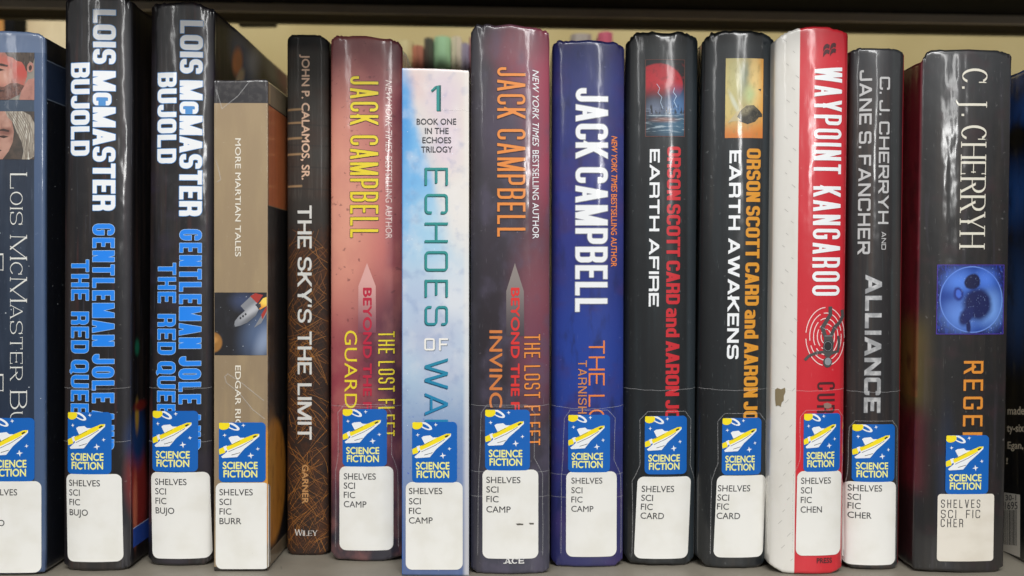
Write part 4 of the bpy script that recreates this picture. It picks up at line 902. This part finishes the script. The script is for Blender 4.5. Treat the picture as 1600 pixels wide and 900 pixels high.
# 13 ---- grey book with a thin red edge
p = Paint('jacket_grey', '#211f21', .4, 1, .00035, 13)
p.noise(.07, .003, .42, .7, '#3d322d', .9).noise(.12, .005, .55, .75, '#33393a', .7, 2, 3.).grad((0, 160), (0, 70), '#35363a', .8).box(1395, 1409, 60, 900, '#3a3f40', 3, .5).box(1410.5, 1800, 40, 1000, '#a5202c', .8, 1, .64).scuff('#a9a9a8', .25)  # brown and grey streaks and paler top imitate film reflections in the colour
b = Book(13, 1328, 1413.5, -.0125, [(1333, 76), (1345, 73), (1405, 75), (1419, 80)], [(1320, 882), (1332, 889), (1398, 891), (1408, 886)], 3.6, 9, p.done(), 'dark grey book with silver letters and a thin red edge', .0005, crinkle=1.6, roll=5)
sv = ink('grey_ink', '#bdbcbc', .45, .9, .0003, 13)
kw = dict(r=(.1, .1), gap=.2, space=.4)
b.cond('author_lettering', 'C. J. CHERRYH', 1374.5, 1391, 120, 350, sv, (.2, .17), **kw)
b.cond('author_lettering', 'AND', 1377.5, 1384.5, 362, 390, sv, (.17, .15), **kw)
b.cond('author_lettering', 'JANE S. FANCHER', 1345, 1363, 109, 397, sv, (.2, .17), **kw)
b.cond('title_lettering', 'ALLIANCE', 1353, 1378, 430, 645, Paint('steel_ink', '#a7a8aa', .3, .9, .0003, 13, .3).noise(.08, .08, .4, .65, '#dcdcdc', .8).done(), (.25, .21), edge=ink('steel_edge', '#5b5c60', .5, .9, .0003, 13), ew=.7, r=(.06, .06), gap=.16)
b.genre(1334, 1400, 663, 753); b.call(1322, 1402, 753, 883, ['SHELVES', 'SCI', 'FIC', 'CHER'], 1328, 50, (763, 777, 791, 805.5), k=-.012); b.sleeve((1334, 1400, 663), (1330, 1400, 753, 883), (611, 2), 5)

# 14 ---- thick black book with the blue disc
p = Paint('jacket_black', '#1b1a1b', .4, 1, .00045, 14)
p.noise(.06, .003, .42, .7, '#2c2724', .8).noise(.08, .006, .56, .74, '#302c33', .7, 2, 4.).grad((0, 230), (0, 90), '#2b2d30', .8).ell(1480, 760, 12, 90, '#22304c', .9, 0, .6).noise(.03, .03, .5, .75, '#3a2228', .4, 3, 5.)  # streaks and grey upper part: reflections in the film, painted into the jacket
p.box(1200, 1442, -40, 620, '#661824', 2, 1, .9).box(1200, 1442, 500, 640, '#6b5a26', 30, .8, .9).box(1200, 1442, 640, 770, '#5e1822', 20, .8, .9).box(1200, 1438, 770, 960, '#151518', 20, .9, .9).noise(.03, .02, .5, .7, '#231014', .6, 3, 1., (1200, 1440, 0, 760, 5)).scuff('#a7a5a3', .22)
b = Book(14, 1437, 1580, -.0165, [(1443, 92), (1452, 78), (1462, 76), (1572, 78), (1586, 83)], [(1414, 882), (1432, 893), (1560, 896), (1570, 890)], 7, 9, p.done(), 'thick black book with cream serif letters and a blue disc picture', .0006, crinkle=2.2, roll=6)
b.cond('author_lettering', 'C. J. CHERRYH', 1503.5, 1543.5, 107, 387, ink('ivory_ink', '#dcd7c8', .5, .9, .0004, 14), (.10, .035), r=(.45, .5), gap=.10, serif=True, space=.26)
bx = (1466, 1572, 414, 522)
p = Paint('disc_picture', '#121b58', .4, .9, .0003, 14)
p.noise(.3, .12, .5, .62, '#20389a', .7, 3).noise(.45, .25, .66, .72, '#9db8f0', .8, 2, 2.)
p.ell(1519, 468, 50, 52, '#6d8fe0', .015).ell(1519, 468, 48.5, 50.5, '#133a90', .02).warp(9, .04).ell(1502, 492, 26, 22, '#5c86d8', .8).ell(1548, 480, 18, 26, '#6d98e0', .8).ell(1500, 440, 20, 16, '#4f80e0', .9).ell(1540, 436, 16, 14, '#4a78da', .9)
p.ell(1519, 440, 12, 13, '#0d1440', .15).ell(1528, 476, 23, 24, '#101a50', .25, 20).ell(1510, 494, 10, 16, '#15215c', .3, 30).ell(1497, 460, 8, 10, '#1a2f80', .25).ell(1497, 460, 4.5, 6, '#3f68d0', .3).ell(1514, 510, 4, 10, '#101a50', .4).unwarp().noise(.5, .3, .66, .70, '#9fb8e6', .45, 2, 4., (1500, 1545, 425, 510, 8))
b.lay('cover_picture', [(*union([[(x + b.k * (y - 414), y) for x, y in ((bx[0], bx[2]), (bx[1], bx[2]), (bx[1], bx[3]), (bx[0], bx[3]))]]), 0), (*union(stroke([(x + b.k * (y - 414), y) for x, y in ((bx[0], bx[2]), (bx[1], bx[2]), (bx[1], bx[3]), (bx[0], bx[3]))], 1, 1, True)), 1)], [p.done(), ink('violet_ink', '#4a2f9a', .5, .9, .0003, 14)], .4)
b.cond('title_lettering', 'REGENE', 1506, 1537, 564, 722, ink('orange_ink', '#d98a2e', .45, .9, .0003, 14), (.13, .12), edge=ink('shadow_ink', '#3d2415', .5, .9, .0003, 14), ew=.9, r=(.07, .07), gap=.3)
b.genre(1478.5, 1545, 680, 772); b.call(1466, 1555, 772, 877, ['SHELVES', 'SCI FIC', 'CHER'], 1471, 61, (787, 803, 817), ch=13, r=5, k=-.015, mat=LABEL_CREAM, mono=True)

# 15 ---- last book: only its back board shows, past the thick black book
L = 1624
p = Paint('jacket_night_blue', '#0c0d12', .35, 1, .0004, 15)
p.grad((0, 560), (0, 380), '#0f1a36').box(1200, 1640, 60, 196, '#2158ac', 8).ell(1540, 300, 70, 50, '#2560b4', .7).ell(1560, 470, 50, 80, '#2f5590', .8).ell(1570, 205, 40, 22, '#07080c', .6).noise(.03, .02, .5, .75, '#0a0c14', .6)
b = Book(15, L, 1712, 0, [(L, 98), (1700, 98)], [(L, 893), (1712, 893)], 5, 8, p.done(), 'black and blue book at the far right edge with barcode and white print', .0004, crinkle=1.5)
def side_lay(name, layers, mats, lift=.5, parent=None):
    """Outlines in photo px, laid on the left board of the last book."""
    bm = bmesh.new(); 
    for li, (v, f, mi) in enumerate(layers):
        vv = []
        for x, y in v:
            q = qside(L, x) / b.kk; vv.append(bm.verts.new(b.P(L - lift - li * .08, q, HY + (y - HY) * (1600 + q) / 1600)))
        for g in f:
            try: fc = bm.faces.new([vv[i] for i in g]); fc.material_index = mi
            except ValueError: pass
    bm.normal_update(); uvl = bm.loops.layers.uv.new('UVMap')
    for fc in bm.faces:
        if fc.normal.x > 0: fc.normal_flip()
    return link(name, bm, mats, parent or b.root, b.org)
pi = ink('print_ink', '#e0d2b8', .5, .5, 0, 15)
for t, x0, x1, y0, y1 in (('made', 1574, 1601, 635, 648), ('ty-six', 1573, 1600, 663, 679), ('Egan,', 1574, 1599, 690, 705), ('!', 1572, 1574.5, 715, 725)):
    v, f = fit(typed(t, .02), x0, x1, y1, y0); side_lay('blurb_lettering', [(v, f, 0)], [pi])
lb = side_lay('barcode_label', [(*union([[(1560, 768), (1594, 773), (1594, 871), (1560, 858)]]), 0)], [LABEL_CREAM], .6)
for t, x0, x1, y0, y1 in (('30-1', 1571, 1588, 773, 782), ('1695', 1570, 1590, 784, 796)):
    v, f = fit(typed(t, .01), x0, x1, y1, y0); side_lay('lettering', [(v, f, 0)], [INK_GREY], .75, lb)
rg = random.Random(4); bars = []; x = 1563
while x < 1590:
    w = rg.choice((.5, .8, 1.5)); bars.append([(x, 797), (x + w, 797), (x + w, 850 + (x - 1563) * .1), (x, 850 + (x - 1563) * .1)]); x += w + rg.choice((.6, .9, 1.6))
side_lay('barcode', [(*union(bars), 0)], [INK_GREY], .75, lb)
